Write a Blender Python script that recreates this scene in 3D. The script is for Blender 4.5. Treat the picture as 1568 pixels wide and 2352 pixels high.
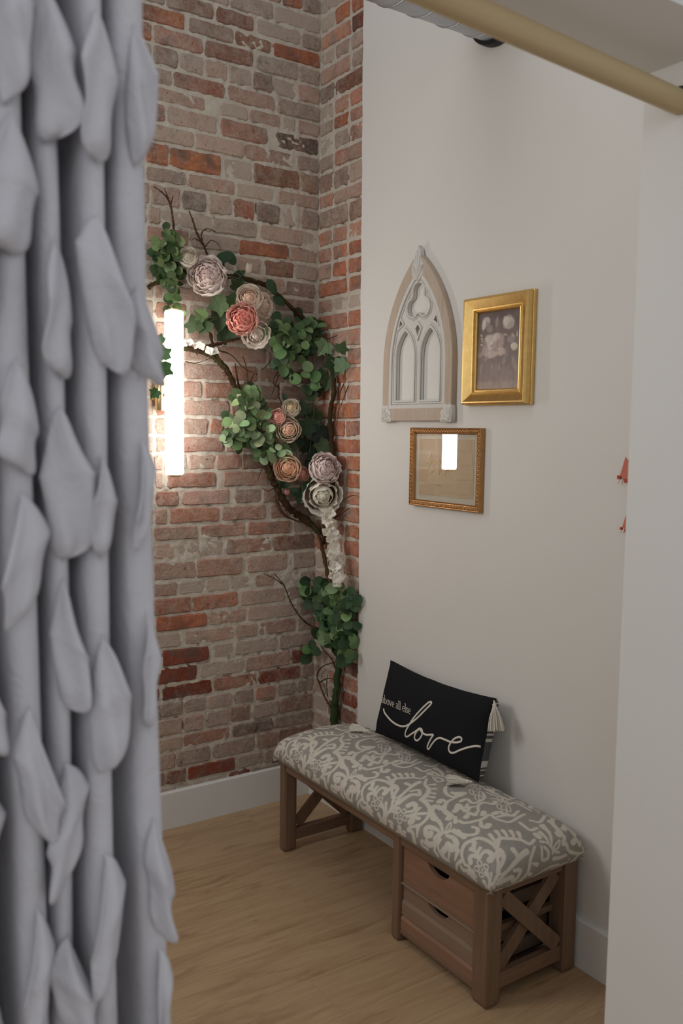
import bpy, bmesh, math, random
import numpy as np
from mathutils import Matrix, Vector, Euler
from mathutils.bvhtree import BVHTree

for o in list(bpy.data.objects):
    bpy.data.objects.remove(o)
scene = bpy.context.scene
COL = scene.collection
rng = random.Random(7)
PI = math.pi

# ------------------------------------------------------------------ camera
FPX, YAW, PITCH, ROLL = 2039.47, 0.59821, 0.092164, -0.013417
CAM = np.array([-1.91737, -3.02148, 1.5])
IW, IH = 1568, 2352
_f = np.array([math.sin(YAW) * math.cos(PITCH), math.cos(YAW) * math.cos(PITCH), -math.sin(PITCH)])
_r = np.array([math.cos(YAW), -math.sin(YAW), 0.0])
_d = np.cross(_f, _r)
RGT = math.cos(ROLL) * _r + math.sin(ROLL) * _d
DWN = -math.sin(ROLL) * _r + math.cos(ROLL) * _d
FWD = _f
cam = bpy.data.cameras.new('camera')
camo = bpy.data.objects.new('camera', cam)
COL.objects.link(camo)
m = Matrix.Identity(4)
for i in range(3):
    m[i][0], m[i][1], m[i][2], m[i][3] = RGT[i], -DWN[i], -FWD[i], CAM[i]
camo.matrix_world = m
cam.sensor_fit = 'VERTICAL'
cam.sensor_height = 36.0
cam.sensor_width = 24.0
cam.lens = FPX / IH * 36.0
cam.clip_start = 0.02
cam.dof.use_dof = True
cam.dof.focus_distance = 2.9
cam.dof.aperture_fstop = 4.8
scene.camera = camo

# ------------------------------------------------------------------ light
world = bpy.data.worlds.new('world')
scene.world = world
world.use_nodes = True
bg = world.node_tree.nodes['Background']
bg.inputs[0].default_value = (0.92, 0.95, 1.0, 1)
bg.inputs[1].default_value = 0.48

def area(name, loc, target, size, power, col):
    l = bpy.data.lights.new(name, 'AREA')
    l.shape = 'RECTANGLE'; l.size, l.size_y = size
    l.energy = power; l.color = col
    o = bpy.data.objects.new(name, l); COL.objects.link(o)
    o.location = loc
    o.rotation_euler = (Vector(target) - Vector(loc)).to_track_quat('-Z', 'Y').to_euler()
    return o
area('ceiling_light', (-1.65, -1.0, 3.4), (-0.75, -0.95, 0.0), (0.6, 0.6), 5.0, (1.0, 0.985, 0.955))

area('left_fill_light', (-2.24, -0.75, 1.75), (-0.1, -0.95, 1.0), (0.5, 1.0), 14, (1.0, 0.98, 0.95))  # unseen fill lamp, added behind the curtain to even out the white wall
area('shop_light', (-2.5, -4.3, 2.5), (-0.5, -0.9, 1.0), (1.6, 1.2), 6.0, (0.96, 0.98, 1.0))

vs = scene.view_settings
vs.view_transform = 'Standard'; vs.look = 'None'; vs.gamma = 1.0
vs.use_curve_mapping = False
vs.exposure = -0.02

# ------------------------------------------------------------------ helpers
def hit(px, axis, val):
    """point where the sight line of a picture pixel meets a plane of the room"""
    d = RGT * ((px[0] - IW / 2) / FPX) + DWN * ((px[1] - IH / 2) / FPX) + FWD
    return CAM + d * ((val - CAM[axis]) / d[axis])

def pdir(px):
    return RGT * ((px[0] - IW / 2) / FPX) + DWN * ((px[1] - IH / 2) / FPX) + FWD

def link(o, parent=None):
    COL.objects.link(o)
    if parent is not None:
        o.parent = parent
        o.matrix_parent_inverse = parent.matrix_basis.inverted()
    return o

def tag(o, label=None, cat=None, group=None, kind=None):
    if label: o['label'] = label
    if cat: o['category'] = cat
    if group: o['group'] = group
    if kind: o['kind'] = kind
    return o

def thing(name, label, cat, loc, group=None):
    o = bpy.data.objects.new(name, None)
    o.empty_display_size = 0.05
    o.matrix_basis = Matrix.Translation(Vector(loc))
    COL.objects.link(o)
    return tag(o, label, cat, group)

def new_mesh(name, verts, faces, mat=None, smooth=False):
    me = bpy.data.meshes.new(name)
    me.from_pydata([tuple(map(float, v)) for v in verts], [], [tuple(map(int, f)) for f in faces])
    if mat is not None: me.materials.append(mat)
    if smooth:
        me.polygons.foreach_set('use_smooth', [True] * len(me.polygons))
    me.update()
    return me

def grid_mesh(name, P, mat, smooth=True, close_u=False):
    """mesh from an (n, m, 3) array of points"""
    P = np.asarray(P, dtype=np.float32)
    n, mm = P.shape[:2]
    idx = np.arange(n * mm).reshape(n, mm)
    if close_u: idx = np.vstack([idx, idx[:1]])
    a, b, c, d = idx[:-1, :-1].ravel(), idx[1:, :-1].ravel(), idx[1:, 1:].ravel(), idx[:-1, 1:].ravel()
    F = np.stack([a, b, c, d], 1)
    me = bpy.data.meshes.new(name)
    me.vertices.add(n * mm); me.vertices.foreach_set('co', P.reshape(-1))
    me.loops.add(F.size); me.loops.foreach_set('vertex_index', F.ravel().astype(np.int32))
    me.polygons.add(len(F)); me.polygons.foreach_set('loop_start', np.arange(0, F.size, 4, dtype=np.int32))
    me.update(calc_edges=True)
    me.polygons.foreach_set('use_smooth', np.full(len(F), smooth))
    if mat is not None: me.materials.append(mat)
    return me

def obj(name, me, parent=None, mw=None):
    o = bpy.data.objects.new(name, me)
    if mw is not None: o.matrix_basis = mw
    return link(o, parent)

class MB:
    """collects shapes into one mesh"""
    def __init__(s): s.v = []; s.f = []
    def add(s, v, f):
        n = len(s.v); s.v += [tuple(map(float, q)) for q in v]; s.f += [tuple(i + n for i in q) for q in f]; return s
    def box(s, a, b, ch=0.0):
        (x0, y0, z0), (x1, y1, z1) = [min(p, q) for p, q in zip(a, b)], [max(p, q) for p, q in zip(a, b)]
        if ch <= 0:
            v = [(x, y, z) for x in (x0, x1) for y in (y0, y1) for z in (z0, z1)]
            return s.add(v, [(0, 1, 3, 2), (4, 6, 7, 5), (0, 4, 5, 1), (2, 3, 7, 6), (0, 2, 6, 4), (1, 5, 7, 3)])
        bm = bmesh.new(); bmesh.ops.create_cube(bm, size=1)
        for q in bm.verts:
            q.co = Vector(((x0 + x1) / 2 + q.co.x * (x1 - x0), (y0 + y1) / 2 + q.co.y * (y1 - y0), (z0 + z1) / 2 + q.co.z * (z1 - z0)))
        bmesh.ops.bevel(bm, geom=list(bm.edges), offset=ch, segments=1, affect='EDGES')
        s.bm(bm); return s
    def bm(s, bm):
        bm.verts.index_update()
        s.add([q.co for q in bm.verts], [[q.index for q in f.verts] for f in bm.faces]); bm.free(); return s
    def bar(s, a, b, w, t, up=(1, 0, 0)):
        """square bar from a to b; w measured across, t along 'up'"""
        a, b, up = Vector(a), Vector(b), Vector(up)
        d = (b - a).normalized(); u = (up - d * up.dot(d)).normalized(); r = d.cross(u)
        v = []
        for p in (a, b):
            for i, j in ((-1, -1), (1, -1), (1, 1), (-1, 1)):
                v.append(p + r * (i * w / 2) + u * (j * t / 2))
        return s.add(v, [(3, 2, 1, 0), (4, 5, 6, 7)] + [(i, (i + 1) % 4, 4 + (i + 1) % 4, 4 + i) for i in range(4)])
    def tube(s, pts, rad, n=8, cap=True, jit=0.0):
        pts = [Vector(q) for q in pts]
        if not hasattr(rad, '__len__'): rad = [rad] * len(pts)
        ring = []; base = len(s.v); u = None
        for i, q in enumerate(pts):
            d = (pts[min(i + 1, len(pts) - 1)] - pts[max(i - 1, 0)]).normalized()
            if u is None:
                u = d.orthogonal().normalized()
            u = (u - d * u.dot(d)).normalized(); w = d.cross(u)
            for k in range(n):
                a = 2 * PI * k / n; r = rad[i] * (1 + jit * (rng.random() - .5))
                s.v.append(tuple(q + (u * math.cos(a) + w * math.sin(a)) * r))
        for i in range(len(pts) - 1):
            for k in range(n):
                s.f.append((base + i * n + k, base + i * n + (k + 1) % n, base + (i + 1) * n + (k + 1) % n, base + (i + 1) * n + k))
        if cap:
            s.f.append(tuple(base + k for k in reversed(range(n))))
            s.f.append(tuple(base + (len(pts) - 1) * n + k for k in range(n)))
        return s
    def lathe(s, prof, n=24, axis='z', o=(0, 0, 0)):
        base = len(s.v)
        for r, h in prof:
            for k in range(n):
                a = 2 * PI * k / n; c, d = r * math.cos(a), r * math.sin(a)
                q = {'z': (c, d, h), 'y': (c, h, d), 'x': (h, c, d)}[axis]
                s.v.append(tuple(q[i] + o[i] for i in range(3)))
        for i in range(len(prof) - 1):
            for k in range(n):
                s.f.append((base + i * n + k, base + i * n + (k + 1) % n, base + (i + 1) * n + (k + 1) % n, base + (i + 1) * n + k))
        s.f.append(tuple(base + k for k in reversed(range(n))))
        s.f.append(tuple(base + (len(prof) - 1) * n + k for k in range(n)))
        return s
    def mesh(s, name, mat, smooth=False):
        me = new_mesh(name, s.v, s.f, mat, smooth)
        bm = bmesh.new(); bm.from_mesh(me); bmesh.ops.recalc_face_normals(bm, faces=bm.faces); bm.to_mesh(me); bm.free()
        return me
    def build(s, name, mat, parent=None, smooth=False, angle=None):
        me = s.mesh(name, mat, smooth)
        if angle:
            me.set_sharp_from_angle(angle=angle)
        return obj(name, me, parent)

def crom(pts, n=8):
    """Catmull-Rom through points"""
    P = [np.array(q, float) for q in pts]
    P = [2 * P[0] - P[1]] + P + [2 * P[-1] - P[-2]]
    out = []
    for i in range(1, len(P) - 2):
        for k in range(n):
            t = k / n
            out.append(.5 * ((2 * P[i]) + (-P[i - 1] + P[i + 1]) * t + (2 * P[i - 1] - 5 * P[i] + 4 * P[i + 1] - P[i + 2]) * t * t + (-P[i - 1] + 3 * P[i] - 3 * P[i + 1] + P[i + 2]) * t ** 3))
    out.append(P[-2])
    return out

def vnoise(x, y, scale, seed):
    """smooth value noise in 0..1 on numpy arrays"""
    g = np.random.RandomState(seed).rand(256, 256)
    x = x / scale; y = y / scale
    xi = np.floor(x).astype(int); yi = np.floor(y).astype(int)
    fx = x - xi; fy = y - yi
    fx = fx * fx * (3 - 2 * fx); fy = fy * fy * (3 - 2 * fy)
    a = g[xi % 256, yi % 256]; b = g[(xi + 1) % 256, yi % 256]; c = g[xi % 256, (yi + 1) % 256]; d = g[(xi + 1) % 256, (yi + 1) % 256]
    return (a * (1 - fx) + b * fx) * (1 - fy) + (c * (1 - fx) + d * fx) * fy

def set_color(me, C):
    at = me.color_attributes.new('paint', 'FLOAT_COLOR', 'POINT')
    C = np.concatenate([C, np.ones((len(C), 1))], 1).astype(np.float32)
    at.data.foreach_set('color', C.ravel())

def srgb(r, g, b):
    f = lambda c: (c / 255 / 12.92) if c / 255 <= .04045 else ((c / 255 + .055) / 1.055) ** 2.4
    return (f(r), f(g), f(b))

# ------------------------------------------------------------------ materials
class NT:
    def __init__(s, name):
        s.m = bpy.data.materials.new(name); s.m.use_nodes = True
        s.t = s.m.node_tree; s.b = s.t.nodes['Principled BSDF']
    def n(s, typ, **kw):
        nd = s.t.nodes.new(typ)
        for k, v in kw.items():
            if k.startswith('_'): setattr(nd, k[1:], v)
            else: s.put(nd.inputs[k.replace('__', ' ')], v)
        return nd
    def put(s, sock, v):
        if isinstance(v, bpy.types.NodeSocket): s.t.links.new(v, sock)
        elif v is not None:
            if hasattr(sock.default_value, '__len__') and len(v) == 3 and len(sock.default_value) == 4: v = (*v, 1)
            sock.default_value = v
    def pos(s, scale=(1, 1, 1), off=None):
        g = s.n('ShaderNodeNewGeometry').outputs['Position']
        mp = s.n('ShaderNodeMapping'); s.put(mp.inputs['Vector'], g); mp.inputs['Scale'].default_value = scale
        if off is not None: s.put(mp.inputs['Location'], off)
        return mp.outputs[0]
    def noise(s, vec, scale, detail=3, rough=.55, dist=0.0, out='Fac'):
        nd = s.n('ShaderNodeTexNoise'); s.put(nd.inputs['Vector'], vec)
        nd.inputs['Scale'].default_value = scale; nd.inputs['Detail'].default_value = detail
        nd.inputs['Roughness'].default_value = rough; nd.inputs['Distortion'].default_value = dist
        return nd.outputs[out]
    def ramp(s, fac, stops):
        nd = s.n('ShaderNodeValToRGB'); s.put(nd.inputs[0], fac)
        cr = nd.color_ramp
        while len(cr.elements) < len(stops): cr.elements.new(.5)
        for e, (p, c) in zip(cr.elements, stops):
            e.position = p; e.color = (*c, 1) if len(c) == 3 else c
        return nd.outputs[0]
    def mix(s, fac, a, b, mode='MIX'):
        nd = s.n('ShaderNodeMix', _data_type='RGBA', _blend_type=mode)
        s.put(nd.inputs['Factor'], fac); s.put(nd.inputs[6], a); s.put(nd.inputs[7], b)
        return nd.outputs[2]
    def math(s, op, a, b=None, clamp=False):
        nd = s.n('ShaderNodeMath', _operation=op, _use_clamp=clamp)
        s.put(nd.inputs[0], a)
        if b is not None: s.put(nd.inputs[1], b)
        return nd.outputs[0]
    def bump(s, h, strength=.3, dist=.005):
        nd = s.n('ShaderNodeBump'); s.put(nd.inputs['Height'], h)
        nd.inputs['Strength'].default_value = strength; nd.inputs['Distance'].default_value = dist
        s.t.links.new(nd.outputs[0], s.b.inputs['Normal'])
    def set(s, **kw):
        for k, v in kw.items(): s.put(s.b.inputs[k.replace('__', ' ')], v)
        return s.m

def plain(name, col, rough=.6, metal=0.0, var=.08, scale=30, bump=0.0, bscale=200, spec=.3):
    t = NT(name); p = t.pos()
    c = t.mix(t.noise(p, scale, 4), tuple(x * (1 - var) for x in col), tuple(min(1, x * (1 + var)) for x in col))
    if bump: t.bump(t.noise(p, bscale, 3), bump, .002)
    return t.set(Base__Color=c, Roughness=rough, Metallic=metal, Specular__IOR__Level=spec)

M = {}
MORT = srgb(196, 186, 170)
# brick: the colour of each brick sits on the object, mortar haze over it as wear
t = NT('brick'); p = t.pos(); oi = t.n('ShaderNodeObjectInfo')
base = t.mix(t.noise(p, 38, 5, .65), oi.outputs['Color'], (0.55, 0.45, 0.4, 1), 'MULTIPLY')
base = t.mix(.55, oi.outputs['Color'], base)
stain = t.ramp(t.noise(p, 11, 3, .6, .6), [(.42, (0, 0, 0)), (.62, (1, 1, 1))])
base = t.mix(t.math('MULTIPLY', stain, .55), base, srgb(142, 96, 78))
dark = t.ramp(t.noise(p, 9, 4, .65, .5), [(.36, (1, 1, 1)), (.52, (0, 0, 0))])
base = t.mix(t.math('MULTIPLY', dark, .7), base, srgb(104, 90, 83))
haze = t.math('ADD', t.math('MULTIPLY', t.noise(p, 19, 6, .75, .9), .62), t.math('MULTIPLY', t.noise(p, 85, 5, .75, .4), .38))
hz = t.math('ADD', haze, t.math('SUBTRACT', oi.outputs['Alpha'], .735))
hz = t.math('MULTIPLY', hz, 3.4, True)
base = t.mix(t.math('MULTIPLY', hz, .70), base, srgb(196, 181, 167))
speck = t.ramp(t.noise(p, 150, 4, .7), [(.62, (0, 0, 0)), (.72, (1, 1, 1))])
base = t.mix(t.math('MULTIPLY', speck, .55), base, srgb(205, 195, 182))
pit = t.ramp(t.noise(p, 46, 5, .7, .3), [(.31, (1, 1, 1)), (.385, (0, 0, 0))])
base = t.mix(t.math('MULTIPLY', pit, .7), base, srgb(66, 48, 40))
t.bump(t.math('ADD', t.noise(p, 120, 5, .7), t.math('MULTIPLY', t.noise(p, 30, 4), 1.3)), .55, .006)
M['brick'] = t.set(Base__Color=base, Roughness=.92, Specular__IOR__Level=.15)

t = NT('mortar'); p = t.pos()
c = t.mix(t.noise(p, 16, 5, .7), srgb(180, 168, 153), srgb(226, 218, 205))
pit = t.ramp(t.noise(p, 34, 5, .75, .4), [(.28, (1, 1, 1)), (.36, (0, 0, 0))])
c = t.mix(t.math('MULTIPLY', pit, .8), c, srgb(70, 54, 45))
t.bump(t.math('ADD', t.noise(p, 260, 4, .7), t.math('MULTIPLY', t.noise(p, 50, 4), 1.5)), .6, .004)
M['mortar'] = t.set(Base__Color=c, Roughness=.95, Specular__IOR__Level=.1)

t = NT('wall_paint'); p = t.pos()
c = t.mix(t.noise(p, 2.2, 3), srgb(222, 219, 213), srgb(228, 226, 221))
t.bump(t.noise(p, 240, 3), .06, .001)
M['wall'] = t.set(Base__Color=c, Roughness=.55, Specular__IOR__Level=.25)
M['trim'] = plain('trim_paint', srgb(226, 226, 222), .4, var=.015, spec=.4)
M['ceil'] = plain('ceiling_paint', srgb(205, 200, 194), .9, var=.02)

# oak floor, grain along x
t = NT('oak_plank'); oi = t.n('ShaderNodeObjectInfo')
off = t.n('ShaderNodeCombineXYZ'); t.put(off.inputs[0], t.math('MULTIPLY', oi.outputs['Random'], 37.0)); t.put(off.inputs[1], t.math('MULTIPLY', oi.outputs['Random'], 91.0))
p = t.pos((.9, 9, 1), off.outputs[0]); p2 = t.pos((1.3, 55, 1), off.outputs[0])
a = t.noise(p, 3.0, 6, .62, .9); b = t.noise(p2, 4.0, 5, .6, .3)
c = t.ramp(a, [(.25, srgb(150, 122, 92)), (.42, srgb(182, 153, 119)), (.6, srgb(198, 170, 135)), (.8, srgb(172, 144, 112))])
c = t.mix(t.math('MULTIPLY', b, .55), c, srgb(146, 116, 86), 'MIX')
c = t.mix(t.math('MULTIPLY', oi.outputs['Random'], .22), c, srgb(166, 134, 100))
kn = t.ramp(t.noise(t.pos((2.2, 11, 1), off.outputs[0]), 1.6, 3, .6, 1.2), [(.56, (0, 0, 0)), (.72, (1, 1, 1))])
c = t.mix(t.math('MULTIPLY', kn, .5), c, srgb(128, 94, 66))
t.bump(b, .12, .001)
M['oak'] = t.set(Base__Color=c, Roughness=.42, Specular__IOR__Level=.35)

def wood(name, axis, cols, rough=.5, sc=1.0):
    t = NT(name); oi = t.n('ShaderNodeObjectInfo')
    s = [26 * sc, 26 * sc, 26 * sc]; s[axis] = 1.6 * sc
    off = t.n('ShaderNodeCombineXYZ')
    for i in range(3): t.put(off.inputs[i], t.math('MULTIPLY', oi.outputs['Random'], 13.0 + 7 * i))
    p = t.pos(s, off.outputs[0])
    a = t.noise(p, 2.0, 6, .62, .6)
    c = t.ramp(a, [(.25, cols[0]), (.5, cols[1]), (.75, cols[2])])
    c = t.mix(t.noise(t.pos(), 5.0, 2), c, cols[3])
    t.bump(a, .15, .001)
    return t.set(Base__Color=c, Roughness=rough, Specular__IOR__Level=.3)
BW = [srgb(92, 70, 54), srgb(126, 97, 75), srgb(147, 117, 93), srgb(122, 101, 83)]
for i, ax in enumerate('xyz'):
    M['wood_' + ax] = wood('bench_wood_' + ax, i, BW)
DW = [srgb(116, 84, 66), srgb(146, 108, 85), srgb(164, 126, 101), srgb(142, 112, 92)]
M['drawer_wood'] = wood('drawer_wood', 1, DW)
M['slat_wood'] = wood('slat_wood', 1, [srgb(106, 86, 72), srgb(138, 114, 96), srgb(158, 134, 114), srgb(140, 120, 102)])
M['dark_wood'] = plain('dark_interior', srgb(48, 36, 28), .8)
M['rod'] = wood('rod_wood', 0, [srgb(168, 146, 104), srgb(190, 170, 126), srgb(200, 182, 140), srgb(196, 170, 130)], .45, .5)
M['lattice_wood'] = wood('arch_wood', 2, [srgb(160, 134, 112), srgb(182, 158, 136), srgb(204, 188, 170), srgb(200, 188, 174)], .8, 2.0)

def painted(name, rough=.9, bump=.2, bscale=900, sheen=0.0):
    t = NT(name); a = t.n('ShaderNodeVertexColor', _layer_name='paint')
    p = t.pos()
    c = t.mix(t.noise(p, 60, 3), a.outputs[0], t.mix(1.0, a.outputs[0], (.86, .86, .86, 1), 'MULTIPLY'))
    if bump: t.bump(t.noise(p, bscale, 2), bump, .001)
    return t.set(Base__Color=c, Roughness=rough, Specular__IOR__Level=.15, Sheen__Weight=sheen)
M['damask'] = painted('damask_fabric')
M['canvas'] = painted('painted_canvas', .7, .1, 400)
M['stripes'] = painted('striped_cotton')

M['black'] = plain('black_cotton', srgb(34, 34, 36), .95, var=.12, scale=200, bump=.25, bscale=1200, spec=.1)
M['thread'] = plain('white_thread', srgb(222, 215, 203), .9, var=.06, scale=120, bump=.3, bscale=900, spec=.1)

def metal(name, c0, c1, rough, sc=40):
    t = NT(name); p = t.pos()
    n = t.noise(p, sc, 4, .6)
    c = t.mix(n, c0, c1)
    t.bump(n, .12, .001)
    return t.set(Base__Color=c, Metallic=1.0, Roughness=rough)
M['gold'] = metal('gold_leaf', srgb(204, 166, 98), srgb(240, 208, 140), .33, 55)
M['bronze'] = metal('bronze_gilt', srgb(150, 108, 68), srgb(204, 158, 108), .36, 70)
M['orn'] = metal('gilt_relief', srgb(214, 170, 116), srgb(240, 204, 150), .34, 70)
M['foil'] = metal('gold_foil', srgb(222, 190, 110), srgb(240, 212, 140), .35)
M['brass'] = metal('brushed_brass', srgb(206, 178, 128), srgb(224, 198, 150), .28, 30)
M['duct'] = metal('galvanised_steel', srgb(168, 172, 178), srgb(196, 199, 204), .42, 20)
M['iron'] = plain('dark_iron', srgb(52, 52, 54), .5, .6)
M['mat'] = plain('mat_board', srgb(196, 190, 172), .9, var=.02)
M['kraft'] = plain('kraft_print', srgb(190, 168, 138), .85, var=.03)
M['arch_white'] = plain('limewash', srgb(214, 211, 205), .85, var=.05, scale=60, bump=.15, bscale=160)
M['paper'] = plain('coral_paper', srgb(212, 128, 106), .8, var=.1, scale=60)
M['paper_dark'] = plain('red_paper', srgb(182, 78, 62), .8, var=.1, scale=60)

t = NT('glass_pane')
gl = t.n('ShaderNodeBsdfGlossy', Color=(1, 1, 1), Roughness=.004); tr = t.n('ShaderNodeBsdfTransparent')
fr = t.n('ShaderNodeLayerWeight', Blend=.5); mx = t.n('ShaderNodeMixShader')
t.put(mx.inputs[0], t.math('ADD', t.math('MULTIPLY', t.math('POWER', fr.outputs['Facing'], 5.0), .96), .10)); t.t.links.new(tr.outputs[0], mx.inputs[1]); t.t.links.new(gl.outputs[0], mx.inputs[2])
t.t.links.new(mx.outputs[0], t.t.nodes['Material Output'].inputs[0])
M['glass'] = t.m

t = NT('lit_tube')
M['lamp'] = t.set(Base__Color=(1, 1, 1, 1), Emission__Color=(1.0, 0.955, 0.90, 1), Emission__Strength=10.5)

def leafmat(name, rough, trans, tint):
    t = NT(name); oi = t.n('ShaderNodeObjectInfo'); p = t.pos()
    c = t.mix(t.noise(p, 60, 3), oi.outputs['Color'], t.mix(1.0, oi.outputs['Color'], tint, 'MULTIPLY'))
    return t.set(Base__Color=c, Roughness=rough, Specular__IOR__Level=.25, Subsurface__Weight=trans, Subsurface__Radius=(.01, .008, .005))
M['leaf'] = leafmat('leaf', .6, 0.0, (.7, .75, .7, 1))
t = NT('petal'); oi = t.n('ShaderNodeObjectInfo')
df = t.n('ShaderNodeBsdfDiffuse'); tl = t.n('ShaderNodeBsdfTranslucent'); mx = t.n('ShaderNodeMixShader')
for nd in (df, tl): t.put(nd.inputs[0], oi.outputs['Color'])
mx.inputs[0].default_value = .26
t.t.links.new(df.outputs[0], mx.inputs[1]); t.t.links.new(tl.outputs[0], mx.inputs[2]); t.t.links.new(mx.outputs[0], t.t.nodes['Material Output'].inputs[0])
M['petal'] = t.m

t = NT('bark'); p = t.pos()
c = t.mix(t.noise(p, 90, 5, .7), srgb(44, 32, 24), srgb(92, 68, 50))
moss = t.ramp(t.noise(p, 14, 4, .6), [(.46, (0, 0, 0)), (.58, (1, 1, 1))])
c = t.mix(t.math('MULTIPLY', moss, .6), c, srgb(72, 72, 42))
t.bump(t.noise(p, 160, 5, .7), .8, .006)
M['bark'] = t.set(Base__Color=c, Roughness=.95, Specular__IOR__Level=.1)
M['green_bark'] = plain('green_wrap', srgb(52, 70, 38), .8, var=.3, scale=60, bump=.6, bscale=120)
M['twig'] = plain('twig_bark', srgb(82, 58, 42), .9, var=.35, scale=80, bump=.5, bscale=300)

t = NT('curtain_cloth'); p = t.pos()
c = t.mix(t.noise(p, 9, 3), srgb(202, 200, 204), srgb(212, 210, 214))
t.bump(t.noise(p, 17, 5, .62, .5), .55, .012)
M['curtain'] = t.set(Base__Color=c, Roughness=.85, Specular__IOR__Level=.2, Sheen__Weight=.2)

# ------------------------------------------------------------------ the setting
CEIL = 3.6
def struct(name, mb_or_me, mat=None):
    o = mb_or_me.build(name, mat) if isinstance(mb_or_me, MB) else obj(name, mb_or_me)
    return tag(o, kind='structure')

wall_back = struct('wall_back', MB().box((-2.3, .012, 0), (.13, .13, CEIL)), M['mortar'])
tag(wall_back, label='old brick wall with pale smeared mortar behind the flower branches')
wall_corner = struct('wall_corner', MB().box((.027, -.40, 0), (.13, .012, CEIL)), M['mortar'])
tag(wall_corner, label='narrow strip of bright orange brick beside the white wall')

LINES = [3.1491,3.0811,3.0131,2.9491,2.8876,2.8212,2.7507,2.6861,2.629,2.5577,2.493,2.4128,2.3538,2.2745,2.2089,2.1462,2.0786,2.0116,1.951,1.8829,1.8126,1.7404,1.6742,1.6078,1.5396,1.4711,1.4071,1.3409,1.2751,1.2107,1.1445,1.0844,1.0146,0.9366,0.8787,0.8109,0.7469,0.6833,0.6159,0.5483,0.4857,0.4229,0.3502,0.2922,0.2213,0.1606,0.0946,0.07]
BRICKS = """-1: -304,-162p -156,-74o -69,12g
0: -734,-579g -575,-380g -375,-194g -188,12t
1: -734,-626g -619,-440b -430,-278b -265,-78g -70,12g
2: -731,-554o -535,-362b -355,-203b -193,12o
3: -735,-677o -668,-484r -472,-282b -264,-88g -77,12g
4: -727,-678g -671,-580g -568,-482g -475,-385p -380,-290g -282,-197d -192,-93t -87,12p
5: -719,-599g -595,-395r -385,-189r -175,12g
6: -710,-678r -662,-475r -415,-297t -292,-158r -153,-97t -86,12p
7: -706,-628r -623,-430p -410,-218r -185,11d
8: -698,-519p -512,-318p -310,-107r -85,12g
9: -698,-617o -610,-410o -400,-281t -275,-79b -70,12b
10: -699,-548g -539,-354p -346,-194t -170,12r
11: -681,-573p -563,-470d -460,-371p -361,-269o -261,-164d -158,-71t -66,12b
12: -691,-649p -644,-445t -440,-264g -248,-59p -53,12t
13: -700,-621r -616,-537o -532,-337g -332,-126o -121,12p
14: -666,-552p -542,-453p -443,-356p -350,-239p -228,-98b -92,9g
15: -666,-542r -535,-381p -374,-220p -209,-139p -134,4g
16: -667,-639r -629,-422p -415,-189p -178,-1g
17: -667,-547o -538,-371t -363,-169p -161,0g
18: -668,-552p -545,-453p -445,-254p -246,-104p -95,0b
19: -668,-572p -562,-422r -415,-221p -212,1p
20: -669,-570r -563,-378r -368,-253r -245,-85r -77,8b
21: -669,-573r -565,-488r -481,-349r -339,-253r -244,-158b -150,9b
22: -669,-568r -561,-375r -367,-263r -252,-72r -64,10r
23: -670,-573r -566,-463r -453,-401r -391,-208r -199,11b
24: -670,-573p -566,-404r -396,-273r -262,-83r -74,12b
25: -675,-644p -639,-549t -539,-437p -430,-332r -324,-226b -218,-82b -73,12b
26: -673,-645p -625,-432r -401,-206p -198,12b
27: -671,-582r -569,-375p -353,-237g -231,-150r -141,8d
28: -672,-628r -616,-419r -409,-217r -197,-103r -94,9d
29: -677,-507r -494,-307r -296,-103r -94,10g
30: -675,-602p -585,-401t -388,-191r -182,10b
31: -678,-515r -510,-320r -296,-116r -95,11g
32: -683,-590r -580,-484t -471,-377t -371,-290t -265,-175p -158,-62t -57,12g
33: -693,-535o -525,-336o -325,-129p -123,12g
34: -674,-469o -461,-303p -295,-70p -61,12g
35: -684,-574t -561,-355p -347,-250p -242,-75r -69,12g
36: -704,-651t -646,-461m -440,-357t -349,-159t -153,12g
37: -705,-508m -495,-308t -303,-103r -92,10m
38: -705,-661m -649,-448m -440,-252r -241,-52m -46,11g
39: -689,-664g -659,-569g -562,-472g -464,-365p -354,-263g -258,-166r -158,-73g -67,12g
40: -679,-570p -565,-485p -474,-373g -368,-280b -271,-151g -146,6b
41: -685,-570p -565,-370r -359,-180d -174,10d
42: -675,-601p -595,-453g -445,-259g -251,-156b -148,11b
43: -681,-641b -636,-555b -547,-348m -340,-225g -219,-132g -124,12b
44: -671,-596t -591,-381t -374,-281m -276,-138g -129,12b"""
def LZ(k): return LINES[k + 1]

# mortar beds: rough height fields that lap over the brick edges here and there
def bed(u0, u1, z0, z1, step, seed):
    u = np.arange(u0, u1 + step, step); z = np.arange(z0, z1 + step, step)
    U, Z = np.meshgrid(u, z, indexing='ij')
    h = (vnoise(U + 9, Z, .012, seed) * .45 + vnoise(U + 9, Z, .03, seed + 1) * .35 + vnoise(U + 9, Z, .1, seed + 2) * .36) / 1.16
    gap = np.clip((vnoise(U + 4, Z, .022, seed + 5) - .80) * 6, 0, 1) * np.clip((vnoise(U + 7, Z, .2, seed + 6) - .35) * 4, 0, 1)
    return U, Z, .0075 - .0115 * h + .016 * gap
U, Z, H = bed(-.82, .03, .10, 3.2, .006, 3)
obj('mortar_bed', grid_mesh('mortar_bed', np.stack([U, H, Z], 2)[:, ::-1], M['mortar'], True), wall_back)
U, Z, H = bed(-.012, .36, .10, 3.2, .006, 11)
obj('mortar_bed', grid_mesh('mortar_bed', np.stack([.015 + H, -U, Z], 2)[:, ::-1], M['mortar'], True), wall_corner)

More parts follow.
